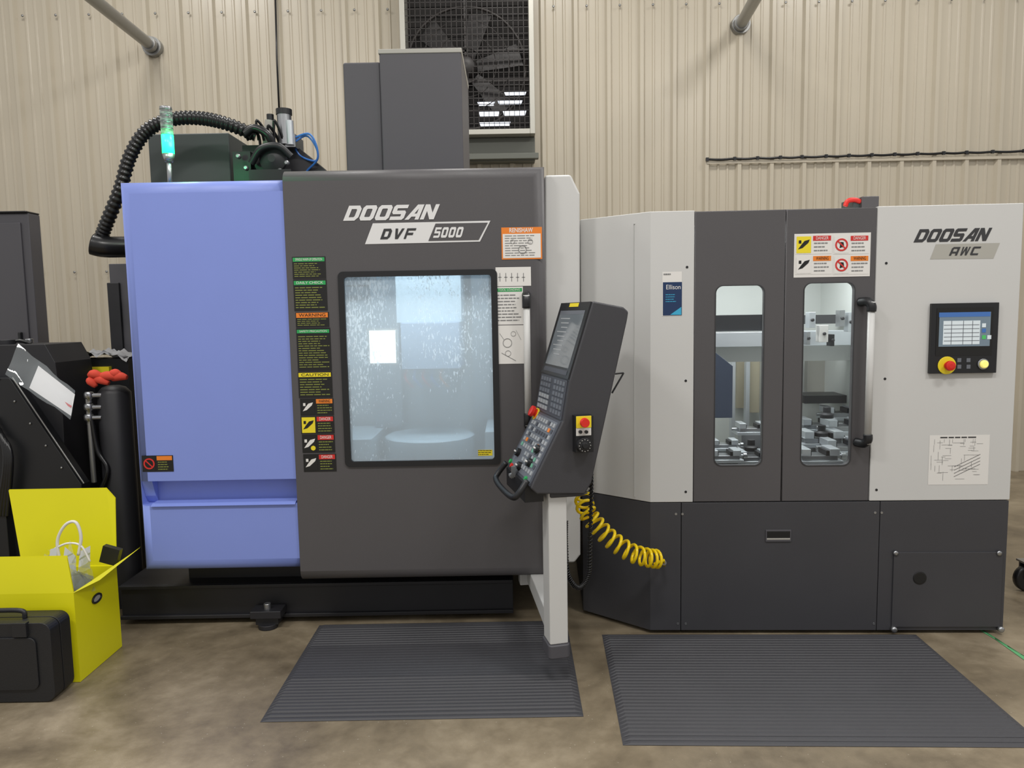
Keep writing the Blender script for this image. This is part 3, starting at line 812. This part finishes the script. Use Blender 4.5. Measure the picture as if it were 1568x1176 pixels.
for (u, v0, v1, w, mm_) in ((1244, 478, 502, 10, m_alu), (1262, 498, 524, 13, m_white), (1290, 475, 500, 8, m_steel), (1303, 478, 508, 8, m_alu), (1238, 508, 528, 6, m_steel), (1275, 512, 530, 6, m_black)):
    q = G.r(u-w/2, v0, u+w/2, v1, .5); b.box(q[0], q[1], .5, .56, q[2], q[3], mm_)
    cx, cz = (q[0]+q[1])/2, (q[2]+q[3])/2
    b.lathe((cx, .5, cz), (0, -1, 0), [(.009, 0), (.009, .01), (.004, .012)], m_letter, 12)
def vise(b, u, v, d, s=1.0, sup=False):
    """machine vise with stepped jaws, screw and base; (u,v) surveys its base centre"""
    x, z = G.m(u, v, d); k = s
    if sup: b.box(x-.07*k, x+.07*k, d-.04, d+.04, iz0, z, m_steel)
    b.box(x-.10*k, x+.10*k, d-.06*k, d+.06*k, z, z+.018*k, m_alu)
    b.box(x-.08*k, x+.08*k, d-.045*k, d+.045*k, z+.018*k, z+.04*k, m_steel)
    b.box(x-.085*k, x-.045*k, d-.055*k, d+.055*k, z+.04*k, z+.072*k, m_alu)
    b.box(x+.04*k, x+.085*k, d-.055*k, d+.055*k, z+.04*k, z+.072*k, m_alu)
    b.box(x-.055*k, x-.04*k, d-.05*k, d+.05*k, z+.04*k, z+.064*k, m_base)
    b.box(x+.025*k, x+.04*k, d-.05*k, d+.05*k, z+.04*k, z+.064*k, m_base)
    b.cyl((x-.12*k, d, z+.03*k), (x+.12*k, d, z+.03*k), .009*k, m_steel, 12)
    b.lathe((x+.11*k, d, z+.03*k), (1, 0, 0), [(.016*k, 0), (.016*k, .02*k), (.01*k, .024*k)], m_steel, 12)
for (u, v, d, s_) in ((1250, 708, .20, 1.1), (1288, 694, .34, 1.1), (1255, 682, .46, 1.2), (1290, 664, .60, 1.2), (1250, 660, .74, 1.1), (1284, 642, .88, 1.1),
                     (1108, 706, .25, .9), (1152, 708, .3, .9), (1150, 664, .55, .9), (1108, 688, .45, .8), (1160, 684, .6, .9)):
    vise(b, u, v, d, s_, True)
for (u, v, d_) in ((1258, 668, .42), (1266, 640, .5), (1150, 690, .4)):
    x_, z_q = G.m(u, v, d_); b.lathe((x_, d_, z_q), (0, 0, 1), [(.035, 0), (.035, .02), (.02, .03), (.02, .06)], m_base, 16)
for (x_, d_) in ((G.m(1150, 700, .45)[0], .45), (G.m(1265, 700, .5)[0], .5)):
    b.lathe((x_, d_, iz0), (0, 0, 1), [(.2, 0), (.2, .05), (.16, .06)], m_steel, 32)
b.done(.002)
area('bay_lamp', ((ix0+ix1)/2, .55, iz1-.02), 1.0, 17, (.97, 1, 1), parent=H, sy=.6)
b = B('bay_led_strip', H); b.box(ix0+.1, ix1-.1, .1, .12, iz1-.03, iz1-.01, m_led); b.done()

b = B('door_handle', H)
a = G.p(1333, 462, -.055); c = G.p(1325, 680, -.055)
X = (a.x+c.x)/2+.008
b.tube([(X, a.y, a.z), (X, a.y, c.z)], .016, m_light, 16)
for q_, s_ in ((a, -1), (c, 1)):
    b.tube(catmull([(X-.03, .0, q_.z), (X-.01, -.04, q_.z), (X, -.055, q_.z+s_*.02), (X, -.055, q_.z+s_*.045)], 6), .021, m_black, 14)
b.done()
b = B('touch_panel', H)
q = G.r(1422, 464, 1524, 571)
b.box(q[0], q[1], -.02, .0, q[2], q[3], m_black)
s = G.r(1430, 471, 1516, 544); b.rect(*s, -.0215, m_lblack)
s = G.r(1434, 478, 1512, 530); b.rect(*s, -.0225, m_scr)
s = G.r(1434, 478, 1512, 485); b.rect(*s, -.0235, m_scrb)
s = G.r(1440, 491, 1496, 527); b.rect(*s, -.0235, m_scrw)
for k in range(5):
    s = G.r(1441, 497+k*6, 1495, 497.8+k*6); b.rect(*s, -.0245, m_keys)
for uu in (1452, 1470, 1484):
    s = G.r(uu, 491, uu+.8, 527); b.rect(*s, -.0245, m_keys)
for (u, v, mm_) in ((1499, 495, m_scrw), (1499, 503, m_scrb), (1499, 513, m_scrg), (1507, 513, m_scrw)):
    s = G.r(u, v, u+6, v+6); b.rect(*s, -.0245, mm_)
c = G.m(1446, 559); b.cyl((c[0], -.02, c[1]), (c[0], -.024, c[1]), .042, m_yel)
b.lathe((c[0], -.024, c[1]), (0, -1, 0), [(.016, 0), (.016, .015), (.024, .02), (.022, .035), (.01, .038)], m_redp)
c = G.m(1501, 557); b.lathe((c[0], -.02, c[1]), (0, -1, 0), [(.026, 0), (.026, .006), (.02, .007)], m_steel)
b.lathe((c[0], -.027, c[1]), (0, -1, 0), [(.019, 0), (.019, .008), (.014, .012)], mat('lit_button', (250, 236, 130), .4, emit=.4))
for u in (1465, 1479):
    for v in (551, 561): s = G.r(u-3, v-3, u+3, v+3); b.rect(*s, -.0215, m_keys)
b.done(.002)
b = B('front_lettering', H)
q = G.r(1399, 350, 1519, 370); b.logo('DOOSAN', *q, -.001, m_letter, shear=.45, gap=.1)
pg = lambda pts, y: [(G.m(*k)[0], y, G.m(*k)[1]) for k in pts]
b.face(pg([(1424, 397), (1521, 396), (1531, 372), (1433, 374)], -.001), m_badge)
q = G.r(1453, 378, 1502, 391); b.logo('aWC', *q, -.002, m_letter, shear=.4, gap=.3)
b.done()
b = B('warning_labels', H)
y = .002
q = G.r(1216, 357, 1333, 424); b.rect(*q, y, m_white)
label(b, G, (1218, 360, 1274, 389), m_red, body=m_white, txt=m_grtext, rows=3, hf=.3, icon=('man', m_yel), y=y-.001, title='DANGER')
label(b, G, (1276, 360, 1331, 389), m_red, body=m_white, txt=m_grtext, rows=3, hf=.3, icon=('no', m_white), y=y-.001, title='DANGER')
label(b, G, (1218, 391, 1274, 420), m_orange, body=m_white, txt=m_grtext, rows=3, hf=.3, icon=('hand', m_white), y=y-.001, title='WARNING')
label(b, G, (1276, 391, 1331, 420), m_orange, body=m_white, txt=m_grtext, rows=3, hf=.3, icon=('no', m_white), y=y-.001, title='WARNING')
q = G.r(1014, 416, 1044, 484); b.rect(*q, -.001, m_white)
q = G.r(1015, 432, 1044, 483); b.rect(*q, -.002, m_navy)
q = G.r(1020, 436, 1042, 443); b.text('Ellison', *q, -.003, m_white)
q = G.r(1019, 450, 1036, 464); b.lines(*q, -.003, m_cyan, 4, .3)
b.face([(G.m(1026, 482)[0], -.003, G.m(1026, 482)[1]), (G.m(1043, 482)[0], -.003, G.m(1043, 482)[1]), (G.m(1043, 470)[0], -.003, G.m(1043, 470)[1])], m_cyan)
q = G.r(1016, 418, 1030, 422); b.lines(*q, -.003, m_grtext, 1)
q = G.r(1422, 666, 1514, 742); b.rect(*q, -.001, m_white)
x0, x1, z0, z1 = q
for k in range(60):
    a_ = (random.uniform(x0+.01, x1-.06), random.uniform(z0+.02, z1-.03)); L_ = random.uniform(.02, .05)
    if random.random() < .5: b.rect(a_[0], a_[0]+L_, a_[1], a_[1]+.0012, -.002, m_grtext)
    else: b.rect(a_[0], a_[0]+.0012, a_[1], min(z1-.02, a_[1]+L_), -.002, m_grtext)
for k in range(4):
    A_ = (x0+.12, z0+.04+k*.016)
    b.face([(A_[0], -.002, A_[1]), (A_[0]+.12, -.002, A_[1]+.06), (A_[0]+.12, -.002, A_[1]+.058), (A_[0], -.002, A_[1]-.002)], m_letter)
b.lines(x0+.05, x1-.05, z1-.018, z1-.006, -.002, m_letter, 1)
b.done()
b = B('top_connector', H)
q = G.r(1297, 303, 1345, 320, .3)
b.box(q[0]+.03, q[1]-.02, .3, .45, zt-.02, q[3]+.0, m_olive)
b.box(q[1]-.09, q[1]-.005, .28, .4, zt-.02, q[3]+.005, m_dark)
b.tube(catmull([G.p(1294, 316, .3), G.p(1298, 308, .3), G.p(1308, 306, .3), G.p(1318, 309, .3)], 6), .012, m_redp, 10)
b.done(.004)

# ------------------------------------------------------------------ control pendant
K = Frame('machine_control_pendant', (.27, 3.0, 0), 13)
KE = K.e
pr = [K.m(*q) for q in ((908, 461), (955, 470), (963, 477), (961, 490), (906, 740), (896, 757), (822, 757), (812, 748), (862, 645), (872, 583))]
WD = .43
b = B('pendant_housing', KE); b.prism(pr, 'y', 0, WD, m_pend); b.done(.008, 3)
A, Bq, Cq, Dq = pr[0], pr[9], pr[8], pr[7]
b = B('pendant_face', KE)
def fq(P0, P1, t0, t1, s0, s1, off, m, thick=0.0):
    """quad on the sloping operator face; t runs down the face, s across (0 near side, 1 far side)"""
    P0, P1 = Vector(P0), Vector(P1); dr = P1-P0; nn = Vector((dr.y, -dr.x)).normalized()
    if nn.x > 0: nn = -nn
    def pt3(t, s, o):
        q = P0+dr*t+nn*o; return Vector((q.x, s*WD, q.y))
    c = [pt3(t0, s0, off+thick), pt3(t0, s1, off+thick), pt3(t1, s1, off+thick), pt3(t1, s0, off+thick)]
    if thick == 0: b.face(c, m); return
    d = [pt3(t0, s0, off), pt3(t0, s1, off), pt3(t1, s1, off), pt3(t1, s0, off)]
    vs = [b.bm.verts.new(p) for p in c+d]; i0 = b.mi(m)
    for q in ((0,1,2,3),(4,7,6,5),(0,4,5,1),(1,5,6,2),(2,6,7,3),(3,7,4,0)):
        b.bm.faces.new([vs[i] for i in q]).material_index = i0
fq(A, Bq, .01, .99, .02, .98, 0, m_black, .006)
fq(A, Bq, .12, .86, .10, .90, .0065, m_scrp)
fq(A, Bq, .12, .17, .10, .90, .007, m_keys)
for i in range(9): fq(A, Bq, .22+i*.06, .235+i*.06, .5, .82-.05*(i % 3), .007, m_keyl)
fq(A, Bq, .89, .95, .1, .9, .007, m_keyp)
fq(A, Bq, .02, .07, .35, .65, .007, m_yel)
fq(Bq, Cq, .01, .99, .04, .96, .0, m_keyp, .004)
for i in range(6):
    for j in range(9):
        if j == 4: continue
        fq(Bq, Cq, .06+i*.15, .06+i*.15+.10, .08+j*.095, .08+j*.095+.07, .004, m_keys if j < 4 or i < 3 else m_keyl, .003)
fq(Cq, Dq, .02, .98, .03, .97, .0, m_keyp, .004)
fq(Cq, Dq, .05, .93, .08, .92, .0045, m_keys)
for i in range(9):
    for j in range(9):
        if i > 5 and j > 5: continue
        r_ = random.random()
        fq(Cq, Dq, .08+i*.09, .08+i*.09+.055, .11+j*.088, .11+j*.088+.055, .0045, m_keyl if r_ < .62 else (m_keyp if r_ < .90 else (m_keyg if r_ < .98 else m_orange)), .003)
b.done()
def fp(P0, P1, t, s, o):
    P0, P1 = Vector(P0), Vector(P1); dr = P1-P0; nn = Vector((dr.y, -dr.x)).normalized()
    if nn.x > 0: nn = -nn
    q = P0+dr*t+nn*o; return Vector((q.x, s*WD, q.y)), Vector((nn.x, 0, nn.y))
b = B('pendant_controls', KE)
c, n = fp(Cq, Dq, .06, .88, .004); b.lathe(c, n, [(.018, 0), (.018, .012), (.026, .016), (.025, .03), (.012, .033)], m_redp)
c, n = fp(Cq, Dq, .06, .88, .0); b.lathe(c, n, [(.032, 0), (.032, .006)], m_yel)
for (t, s) in ((.72, .3), (.85, .55), (.7, .8), (.5, .25)):
    c, n = fp(Cq, Dq, t, s, .004); b.lathe(c, n, [(.020, 0), (.018, .018), (.008, .02)], m_black)
    b.obox(c+n*.022, (.006, .022, .006), Matrix.Identity(3), m_white)
for (t, s, mm_) in ((.88, .92, m_green), (.92, .82, m_redp), (.93, .2, m_green)):
    c, n = fp(Cq, Dq, t, s, .004); b.lathe(c, n, [(.010, 0), (.010, .010)], mm_, 12)
c, n = fp(Cq, Dq, .88, .5, .03)
for k in range(4): b.obox(c+Vector((-.01+k*.004, k*.012, -.02-k*.006)), (.02, .003, .05), Matrix.Rotation(.4*k, 3, 'Y'), m_steel)
q = K.r(880, 636, 907, 692, -.03)
b.box(q[0], q[1], -.045, 0, q[2], q[3], m_black)
q2 = K.r(882, 637, 905, 655, -.045); b.box(q2[0], q2[1], -.05, -.045, q2[2], q2[3], m_yel)
c = ((q2[0]*.55+q2[1]*.45), -.05, (q2[2]+q2[3])/2); b.lathe(c, (0, -1, 0), [(.012, 0), (.012, .012), (.02, .016), (.018, .03)], m_redp)
q2 = K.r(882, 655, 905, 667, -.045); b.box(q2[0], q2[1], -.048, -.045, q2[2], q2[3], m_white)
for u in (888, 897):
    c = K.m(u, 661, -.048); b.lathe((c[0], -.048, c[1]), (0, -1, 0), [(.007, 0), (.007, .012)], m_black, 12)
c = K.m(893, 681, -.045); b.lathe((c[0], -.045, c[1]), (0, -1, 0), [(.032, 0), (.03, .02), (.012, .022), (.011, .03)], m_black)
for k in range(12):
    a_ = rad(k*30); b.obox((c[0]+.024*math.cos(a_), -.068, c[1]+.024*math.sin(a_)), (.003, .002, .003), Matrix.Identity(3), m_white)
b.tube([K.p(938, 575, .0)+Vector((0, .05, 0)), K.p(955, 571, .05)], .004, m_black, 6)
b.tube([K.p(955, 571, .05), K.p(937, 602, .05)], .004, m_black, 6)
b.done(.0015)
b = B('pendant_grab_handle', KE)
hd = []
for (t, s, o) in ((.93, .05, .02), (1.12, .03, .03), (1.22, .10, .035), (1.25, .5, .035), (1.22, .90, .035), (1.12, .97, .03), (.93, .95, .02)):
    hd.append(fp(Cq, Dq, t, s, o)[0])
b.tube(catmull(hd, 6), .013, m_black, 12)
q = fp(Cq, Dq, 1.0, .5, -.02)[0]
b.box(q.x-.03, q.x+.05, WD*.1, WD*.9, q.z-.06, q.z+.02, m_black)
b.done()
b = B('support_arm', KE)
q = K.r(838, 757, 866, 985, .06)
py0, py1 = .03, .13
zarm = K.m(852, 984, .05)[1]
b.box(q[0], q[1], py0, py1, zarm, pr[6][1]+.02, m_light)
b.prism(rrect(q[0]-.008, q[1]+.008, py0-.01, py1+.01, .02), 'z', zarm-.06, zarm, m_dark3)
pA = Vector(((q[0]+q[1])/2, (py0+py1)/2, zarm+.06))
wB = W(817, 902, 3.72); L = wB-K.o; pB = Vector((L.dot(K.ax), L.dot(K.ay), pA.z))
dv = (pB-pA); ln = dv.length; dv.normalize(); sd = Vector((dv.y, -dv.x, 0))
Mx = Matrix((dv, -sd, Vector((0, 0, 1)))).transposed()
b.obox((pA+pB)/2, (ln, .07, .09), Mx, m_light)
b.cyl(pB+Vector((0, 0, -.06)), pB+Vector((0, 0, .1)), .03, m_steel)
b.obox(pB+Vector((-.02, .02, .0)), (.07, .1, .12), Mx, m_light)
b.prism([K.m(845, 757), K.m(905, 757), K.m(893, 762), K.m(845, 765)], 'y', .02, .3, m_pend)
b.done(.006)
b = B('coiled_cord', KE)
cp = catmull([K.p(905, 700, .06), K.p(905, 760, .12), K.p(903, 830, .14), K.p(901, 880, .14), K.p(886, 900, .12), K.p(870, 880, .1), K.p(866, 835, .1), K.p(866, 798, .1)], 10)
b.tube(helix(cp, .009, 75, 8), .0035, m_rubber, 5); b.tube(cp, .006, m_rubber, 6)
b.done()

b = B('coiled_air_hose')
cp = catmull([W(893, 758, 3.45), W(898, 782, 3.38), W(915, 806, 3.36), W(938, 828, 3.36), W(966, 846, 3.36), W(992, 854, 3.38), W(1008, 856, 3.40)], 10)
hx = helix(cp, .040, 14, 16)
b.tube([W(889, 750, 3.6)]+hx+[W(1016, 858, 3.44), W(1017, 866, 3.5)], .0075, m_yhose, 8)
c = W(1017, 862, 3.46); b.cyl(c, c+Vector((0, .06, 0)), .012, m_steel, 12)
b.done()

# ------------------------------------------------------------------ mats
m_mat = mat('grey_rubber_mat', (61, 61, 65), 0.6, var=0.12, vs=5, bump=.3, bs=120)
def floormat(name, x0, x1, y0, y1, yaw=0, amp=.006, pitch=.026, smooth=None):
    b = B(name); prof = []; n = int((y1-y0)/pitch)
    for i in range(n):
        y = y0+i*pitch
        a = amp
        edge = min(1, (i+1)/3, (n-i)/3)
        h = .004+.011*edge
        if smooth and smooth[0] < i/n < smooth[1]: a = .002
        a = min(a, h-.002)
        prof += [(y, h-a), (y+pitch*.25, h), (y+pitch*.75, h), (y+pitch*.98, h-a)]
    prof.append((y1, .002))
    cx, cy = (x0+x1)/2, (y0+y1)/2; R = Matrix.Rotation(rad(yaw), 3, 'Z')
    T = lambda x, y, z: R @ Vector((x-cx, y-cy, z)) + Vector((cx, cy, 0))
    bw = .03
    for i in range(len(prof)-1):
        a, c = prof[i], prof[i+1]
        b.face([T(x0+bw, a[0], a[1]), T(x1-bw, a[0], a[1]), T(x1-bw, c[0], c[1]), T(x0+bw, c[0], c[1])], m_mat)
        b.face([T(x0, a[0], .001), T(x0+bw, a[0], a[1]), T(x0+bw, c[0], c[1]), T(x0, c[0], .001)], m_mat)
        b.face([T(x1-bw, a[0], a[1]), T(x1, a[0], .001), T(x1, c[0], .001), T(x1-bw, c[0], c[1])], m_mat)
    b.face([T(x0, y0, .001), T(x1, y0, .001), T(x1-bw, y0, prof[0][1]), T(x0+bw, y0, prof[0][1])], m_mat)
    return b.done()
a, c, d_ = FL(399, 1105), FL(890, 1099), FL(484, 962)
floormat('anti_fatigue_mat', a.x, c.x+.01, (a.y+c.y)/2, 3.70, smooth=(.35, .7))
a, c = FL(963, 1147), FL(1606, 1140)
floormat('anti_fatigue_mat', a.x, c.x, (a.y+c.y)/2, 3.5, yaw=-2.3)
b = B('floor_marking_line')
m_gl = mat('green_floor_tape', (90, 165, 110), .6)
b.face([FL(1478, 952, .002), FL(1486, 952, .002), FL(1590, 1026, .002), FL(1590, 1018, .002)], m_gl); b.done()

# ------------------------------------------------------------------ left clutter
N_ = Frame('chip_conveyor', (-2.4, 3.95, 0))
b = B('conveyor_body', N_.e)
P = [N_.m(*q) for q in ((-90, 530), (72, 527), (88, 555), (100, 640), (104, 742))]
P = P+[(P[4][0], .03), (P[0][0], .03)]
b.prism(P, 'y', -.02, .32, m_base)
P2 = [N_.m(*q, -.08) for q in ((-90, 580), (18, 578), (128, 741), (-90, 741))]
P2 = P2[:3]+[(P2[2][0], .03), (P2[0][0], .03)]
b.prism(P2, 'y', -.10, -.02, m_black)
A_, C_ = N_.m(18, 578, -.11), N_.m(128, 741, -.11)
b.tube([(A_[0], -.105, A_[1]), (C_[0], -.105, C_[1])], .004, m_zinc, 8)
for k in range(5):
    c = N_.m(8+k*24, 572+k*34, -.11); b.cyl((c[0]-.04, -.10, c[1]-.03), (c[0]-.04, -.108, c[1]-.03), .006, m_zinc, 8)
b.done(.006)
b = B('motor_housing', N_.e)
q = N_.r(-60, 745, 40, 860); b.box(q[0], q[1], -.15, 0, q[2], q[3]-.05, m_black)
c = N_.p(10, 548, .1); b.cyl(c, c+Vector((0, 0, .1)), .05, m_base)
c = N_.p(45, 524, .25); b.cyl(c-Vector((0, 0, .1)), c+Vector((0, 0, .02)), .02, m_steel)
b.tube(catmull([N_.p(-20, 560, .1), N_.p(0, 535, .1), N_.p(25, 522, .12), N_.p(48, 526, .15)], 6), .010, m_rubber, 8)
for k in range(4):
    b.tube(catmull([N_.p(-10+k*4, 640+k*8, -.12), N_.p(8+k*3, 700, -.16), N_.p(-4+k*5, 790, -.15)], 6), .012, m_rubber, 8)
b.done(.004)

b = B('plastic_document_bag')
p = [W(30, 526, 3.80), W(116, 598, 3.78), W(110, 641, 3.68), W(10, 574, 3.70)]
n = 8; g = [[None]*(n+1) for _ in range(n+1)]
for i in range(n+1):
    for j in range(n+1):
        q = p[0].lerp(p[1], i/n).lerp(p[3].lerp(p[2], i/n), j/n)
        q = q + Vector((0, -.006*math.sin(i*1.3)*math.cos(j*1.1)-.01, .004*math.sin(i*2+j)))
        g[i][j] = b.bm.verts.new(q)
for i in range(n):
    for j in range(n):
        f = b.bm.faces.new([g[i][j], g[i+1][j], g[i+1][j+1], g[i][j+1]]); f.material_index = b.mi(m_bag); f.smooth = True
nn = Vector((0, .004, 0))
q = [W(58, 560, 3.80), W(114, 604, 3.78), W(108, 637, 3.70), W(44, 594, 3.72)]
b.face([v+nn for v in q], m_white)
q = [W(90, 608, 3.755), W(112, 621, 3.745), W(111, 624, 3.74), W(89, 611, 3.75)]
b.face([v-Vector((0, .012, 0)) for v in q], m_red)
b.done()

b = B('coolant_filter_canister')
c = W(174, 590, 4.05); base = Vector((c.x, 4.05, 0))
b.lathe(base, (0, 0, 1), [(.085, 0), (.085, c.z-.04), (.06, c.z-.01), (.03, c.z)], m_base)
for v in (600, 618, 634):
    q = W(136, v, 3.98); b.lathe(q, (0, 0, -1), [(.02, 0), (.026, .01), (.026, .03), (.014, .04), (.014, .06)], m_steel, 12)
    b.cyl(q+Vector((0, 0, -.02)), q+Vector((.07, 0, -.02)), .012, m_steel, 10)
q = W(134, 600, 3.98); b.cyl(q, Vector((q.x, 3.98, q.z-.5)), .014, m_zinc, 10)
b.tube(catmull([W(140, 640, 3.98), W(150, 690, 3.98), W(165, 720, 3.96), W(150, 760, 3.95)], 8), .014, m_rubber, 8)
b.done(.003)
b = B('work_glove')
c = W(168, 578, 3.98)
for (dx, dz, sx, ang) in ((0, 0, 1.4, 0), (-.07, .01, .8, .2), (.06, -.005, .9, -.25), (-.04, -.02, .9, .5), (.04, .012, .7, -.1), (-.09, -.03, .5, .8)):
    P0 = c+Vector((dx-.05*sx, 0, dz+.02*ang)); P1 = c+Vector((dx+.05*sx, -.02, dz-.02*ang))
    b.tube(catmull([P0, (P0+P1)/2+Vector((0, -.01, .012)), P1], 5), .02, m_glove, 10, rfun=lambda i: .012+.012*math.sin(math.pi*i/10))
b.done()
b = B('rag_covered_pump_housing')
n = 16; c0 = W(92, 556, 4.36); c1 = W(195, 538, 4.36)
g = [[b.bm.verts.new((c0.x+(c1.x-c0.x)*i/n, 4.34+.3*j/8, c0.z+.02+.045*math.sin(math.pi*i/n)*(1-.3*abs(j-4)/4)+.012*math.sin(i*1.9+j)+.01*math.cos(j*2.3+i))) for j in range(9)] for i in range(n+1)]
for i in range(n):
    for j in range(8):
        f = b.bm.faces.new([g[i][j], g[i+1][j], g[i+1][j+1], g[i][j+1]]); f.material_index = b.mi(m_cloth); f.smooth = True
b.box(c0.x, c1.x, 4.36, 4.56, 0, c0.z+.02, m_black)
q = W(150, 565, 4.34); b.box(q.x-.06, q.x+.07, 4.33, 4.36, q.z-.02, q.z+.012, m_yel)
b.done()
b = B('steel_equipment_post')
a, c = W(166, 404, 4.75), W(187, 404, 4.75)
b.box(a.x, c.x+.06, 4.75, 4.87, 0, a.z, m_dark3)
b.box(a.x-.01, c.x-.02, 4.73, 4.75, .9, a.z-.12, m_base)
b.done(.005)
b = B('electrical_cabinet')
a, c = W(-120, 326, 4.9), W(43, 326, 4.9)
b.box(a.x, c.x, 4.9, 5.02, 0, c.z, m_dark3)
b.box(a.x+.05, c.x-.05, 4.885, 4.9, .2, c.z-.06, m_dark3)
q = W(38, 520, 4.9); b.box(q.x-.02, q.x+.0, 4.86, 4.9, q.z-.08, q.z+.05, m_black)
b.box(a.x, c.x+.0, 4.88, 5.02, c.z, c.z+.012, m_black)
b.done(.006)

# yellow tote
YB = B('yellow_corrugated_box')
pc = FL(120, 1045); pb = FL(190, 990)
fx = (pc.x+pb.x)/2; fy, by_ = pc.y, min(pb.y, 3.60)
x0 = W(33, 855, by_).x; hz = W(114, 908, fy).z; t = .006
YB.box(x0, fx, fy, fy+t, 0.002, hz, m_yellow)
YB.box(x0, fx, by_-t, by_, 0.002, hz, m_yellow)
YB.box(fx-t, fx, fy+t, by_-t, 0.002, hz, m_yellow)
YB.box(x0, x0+t, fy+t, by_-t, 0.002, hz, m_yellow)
YB.box(x0+t, fx-t, fy+t, by_-t, 0.002, .01, m_yellow)
def flap(pts):
    YB.face(pts, m_yellow); YB.face([Vector(p)+Vector((0, .005, .003)) for p in pts][::-1], m_yellow)
zf = W(165, 748, by_+.03).z
flap([(x0, by_, hz), (fx, by_, hz), (fx-.0, by_+.03, zf-.05), (fx-.04, by_+.03, zf), (W(13, 750, by_+.03).x, by_+.03, zf)])
zff = W(60, 853, fy+.02).z
flap([(x0, fy, hz), (fx, fy, hz), (fx-.03, fy+.02, zff), (x0, fy+.02, zff)])
flap([(fx, fy, hz), (fx, by_, hz), (W(215, 838, by_-.05).x, by_-.05, W(215, 838, by_-.05).z), (fx+.06, fy+.10, hz+.02)])
flap([(x0, fy, hz), (x0, by_, hz), (x0-.14, by_-.02, hz-.1), (x0-.14, fy+.02, hz-.1)])
c = (fx+.002, (fy+by_)/2-.01, hz-.09)
ring = [(fx+.003, c[1]+.035*math.cos(rad(k*15)), c[2]+.018*math.sin(rad(k*15))) for k in range(25)]
YB.tube(ring, .005, m_black, 6)
YB.face([(fx+.002, c[1]+.033*math.cos(rad(k*15)), c[2]+.016*math.sin(rad(k*15))) for k in range(24)], m_badge)
ybox = YB.done()
bx = fx-.13; byy = (fy+by_)/2
b = B('packed_contents')
for k in range(22):
    a_ = Vector((bx+random.uniform(-.10, .08), byy+random.uniform(-.08, .10), hz-.03+random.uniform(0, .13)))
    w_ = Vector((random.uniform(-.06, .06), random.uniform(-.03, .03), random.uniform(-.05, .05)))
    q_ = Vector((random.uniform(-.03, .03), random.uniform(-.03, .03), random.uniform(.03, .06)))
    b.face([a_-w_-q_, a_+w_-q_*.7, a_+w_*.8+q_, a_-w_*.9+q_*.8], m_bag)
b.tube(catmull([W(92, 862, byy), W(88, 828, byy), W(100, 804, byy), W(116, 800, byy), W(124, 822, byy), W(120, 850, byy)], 8), .007, m_white, 8)
b.tube(catmull([W(84, 840, byy), W(104, 832, byy), W(124, 836, byy), W(138, 860, byy)], 8), .005, m_white, 8)
b.obox(W(170, 850, byy+.05), (.08, .03, .08), Matrix.Rotation(.3, 3, 'Y'), m_black)
for k in range(4): b.cyl((bx-.05+k*.03, byy-.03, .12+.01*k), (bx-.03+k*.03, byy, hz+.02), .018, m_black, 10)
b.box(bx-.1, fx-.02, fy+.03, by_-.03, .012, .14, m_cloth)
o_ = b.done(); l_ = o_.location.copy(); o_.parent = ybox; o_.location = l_-ybox.location

b = B('black_tool_case')
pc = FL(103, 1063); cy = min(pc.y, fy-.17)
cx1 = W(106, 1000, cy+.10).x-.01; cx0 = cx1-.62; ch = W(60, 944, cy+.07).z
m_case = mat('moulded_black_case', (30, 31, 34), .45, bump=.4, bs=300)
b.prism(rrect(cx0, cx1, .004, ch, .04), 'y', cy, cy+.065, m_case); b.prism(rrect(cx0, cx1, .004, ch, .04), 'y', cy+.07, cy+.14, m_case)
b.prism(rrect(cx0+.06, cx1-.06, .06, ch-.06, .03), 'y', cy-.008, cy, m_case)
b.prism(rrect(cx0+.01, cx1-.01, .012, ch-.008, .04), 'y', cy+.065, cy+.07, m_black)
for xx in (cx1-.12, cx1-.42): b.box(xx-.03, xx+.03, cy-.015, cy+.01, ch-.055, ch+.007, m_case)
hx0 = cx1-.32
b.tube(catmull([(hx0, cy+.06, ch), (hx0+.01, cy+.06, ch+.03), (hx0+.08, cy+.06, ch+.034), (hx0+.17, cy+.06, ch+.03), (hx0+.18, cy+.06, ch)], 6), .010, m_case, 10)
b.done(.006)

b = B('trolley_caster_wheel')
c = W(1566, 912, 4.0); c = Vector((c.x+.02, 4.0, .075))
b.lathe(c+Vector((0, -.02, 0)), (0, 1, 0), [(.065, 0), (.075, .008), (.075, .032), (.065, .04)], m_rubber)
b.cyl(c+Vector((0, -.024, 0)), c+Vector((0, .024, 0)), .02, m_steel)
b.box(c.x-.03, c.x+.03, c.y-.03, c.y-.024, c.z, c.z+.09, m_steel); b.box(c.x-.03, c.x+.03, c.y+.024, c.y+.03, c.z, c.z+.09, m_steel)
b.box(c.x-.04, c.x+.04, c.y-.04, c.y+.04, c.z+.09, c.z+.1, m_steel)
b.done()

# ------------------------------------------------------------------ light
w = bpy.data.worlds.new('world'); bpy.context.scene.world = w; w.use_nodes = True
w.node_tree.nodes['Background'].inputs[0].default_value = (1, .98, .95, 1)
w.node_tree.nodes['Background'].inputs[1].default_value = .58
for i, (x, y) in enumerate(((-3.2, .4), (0, .4), (3.2, .4), (-3.2, 4.8), (0.3, 4.9), (3.6, 4.8))):
    area('high_bay_light', (x, y, 5.6), 1.2, 105 if y < 2 else 62, (1, .975, .94), sy=.5)
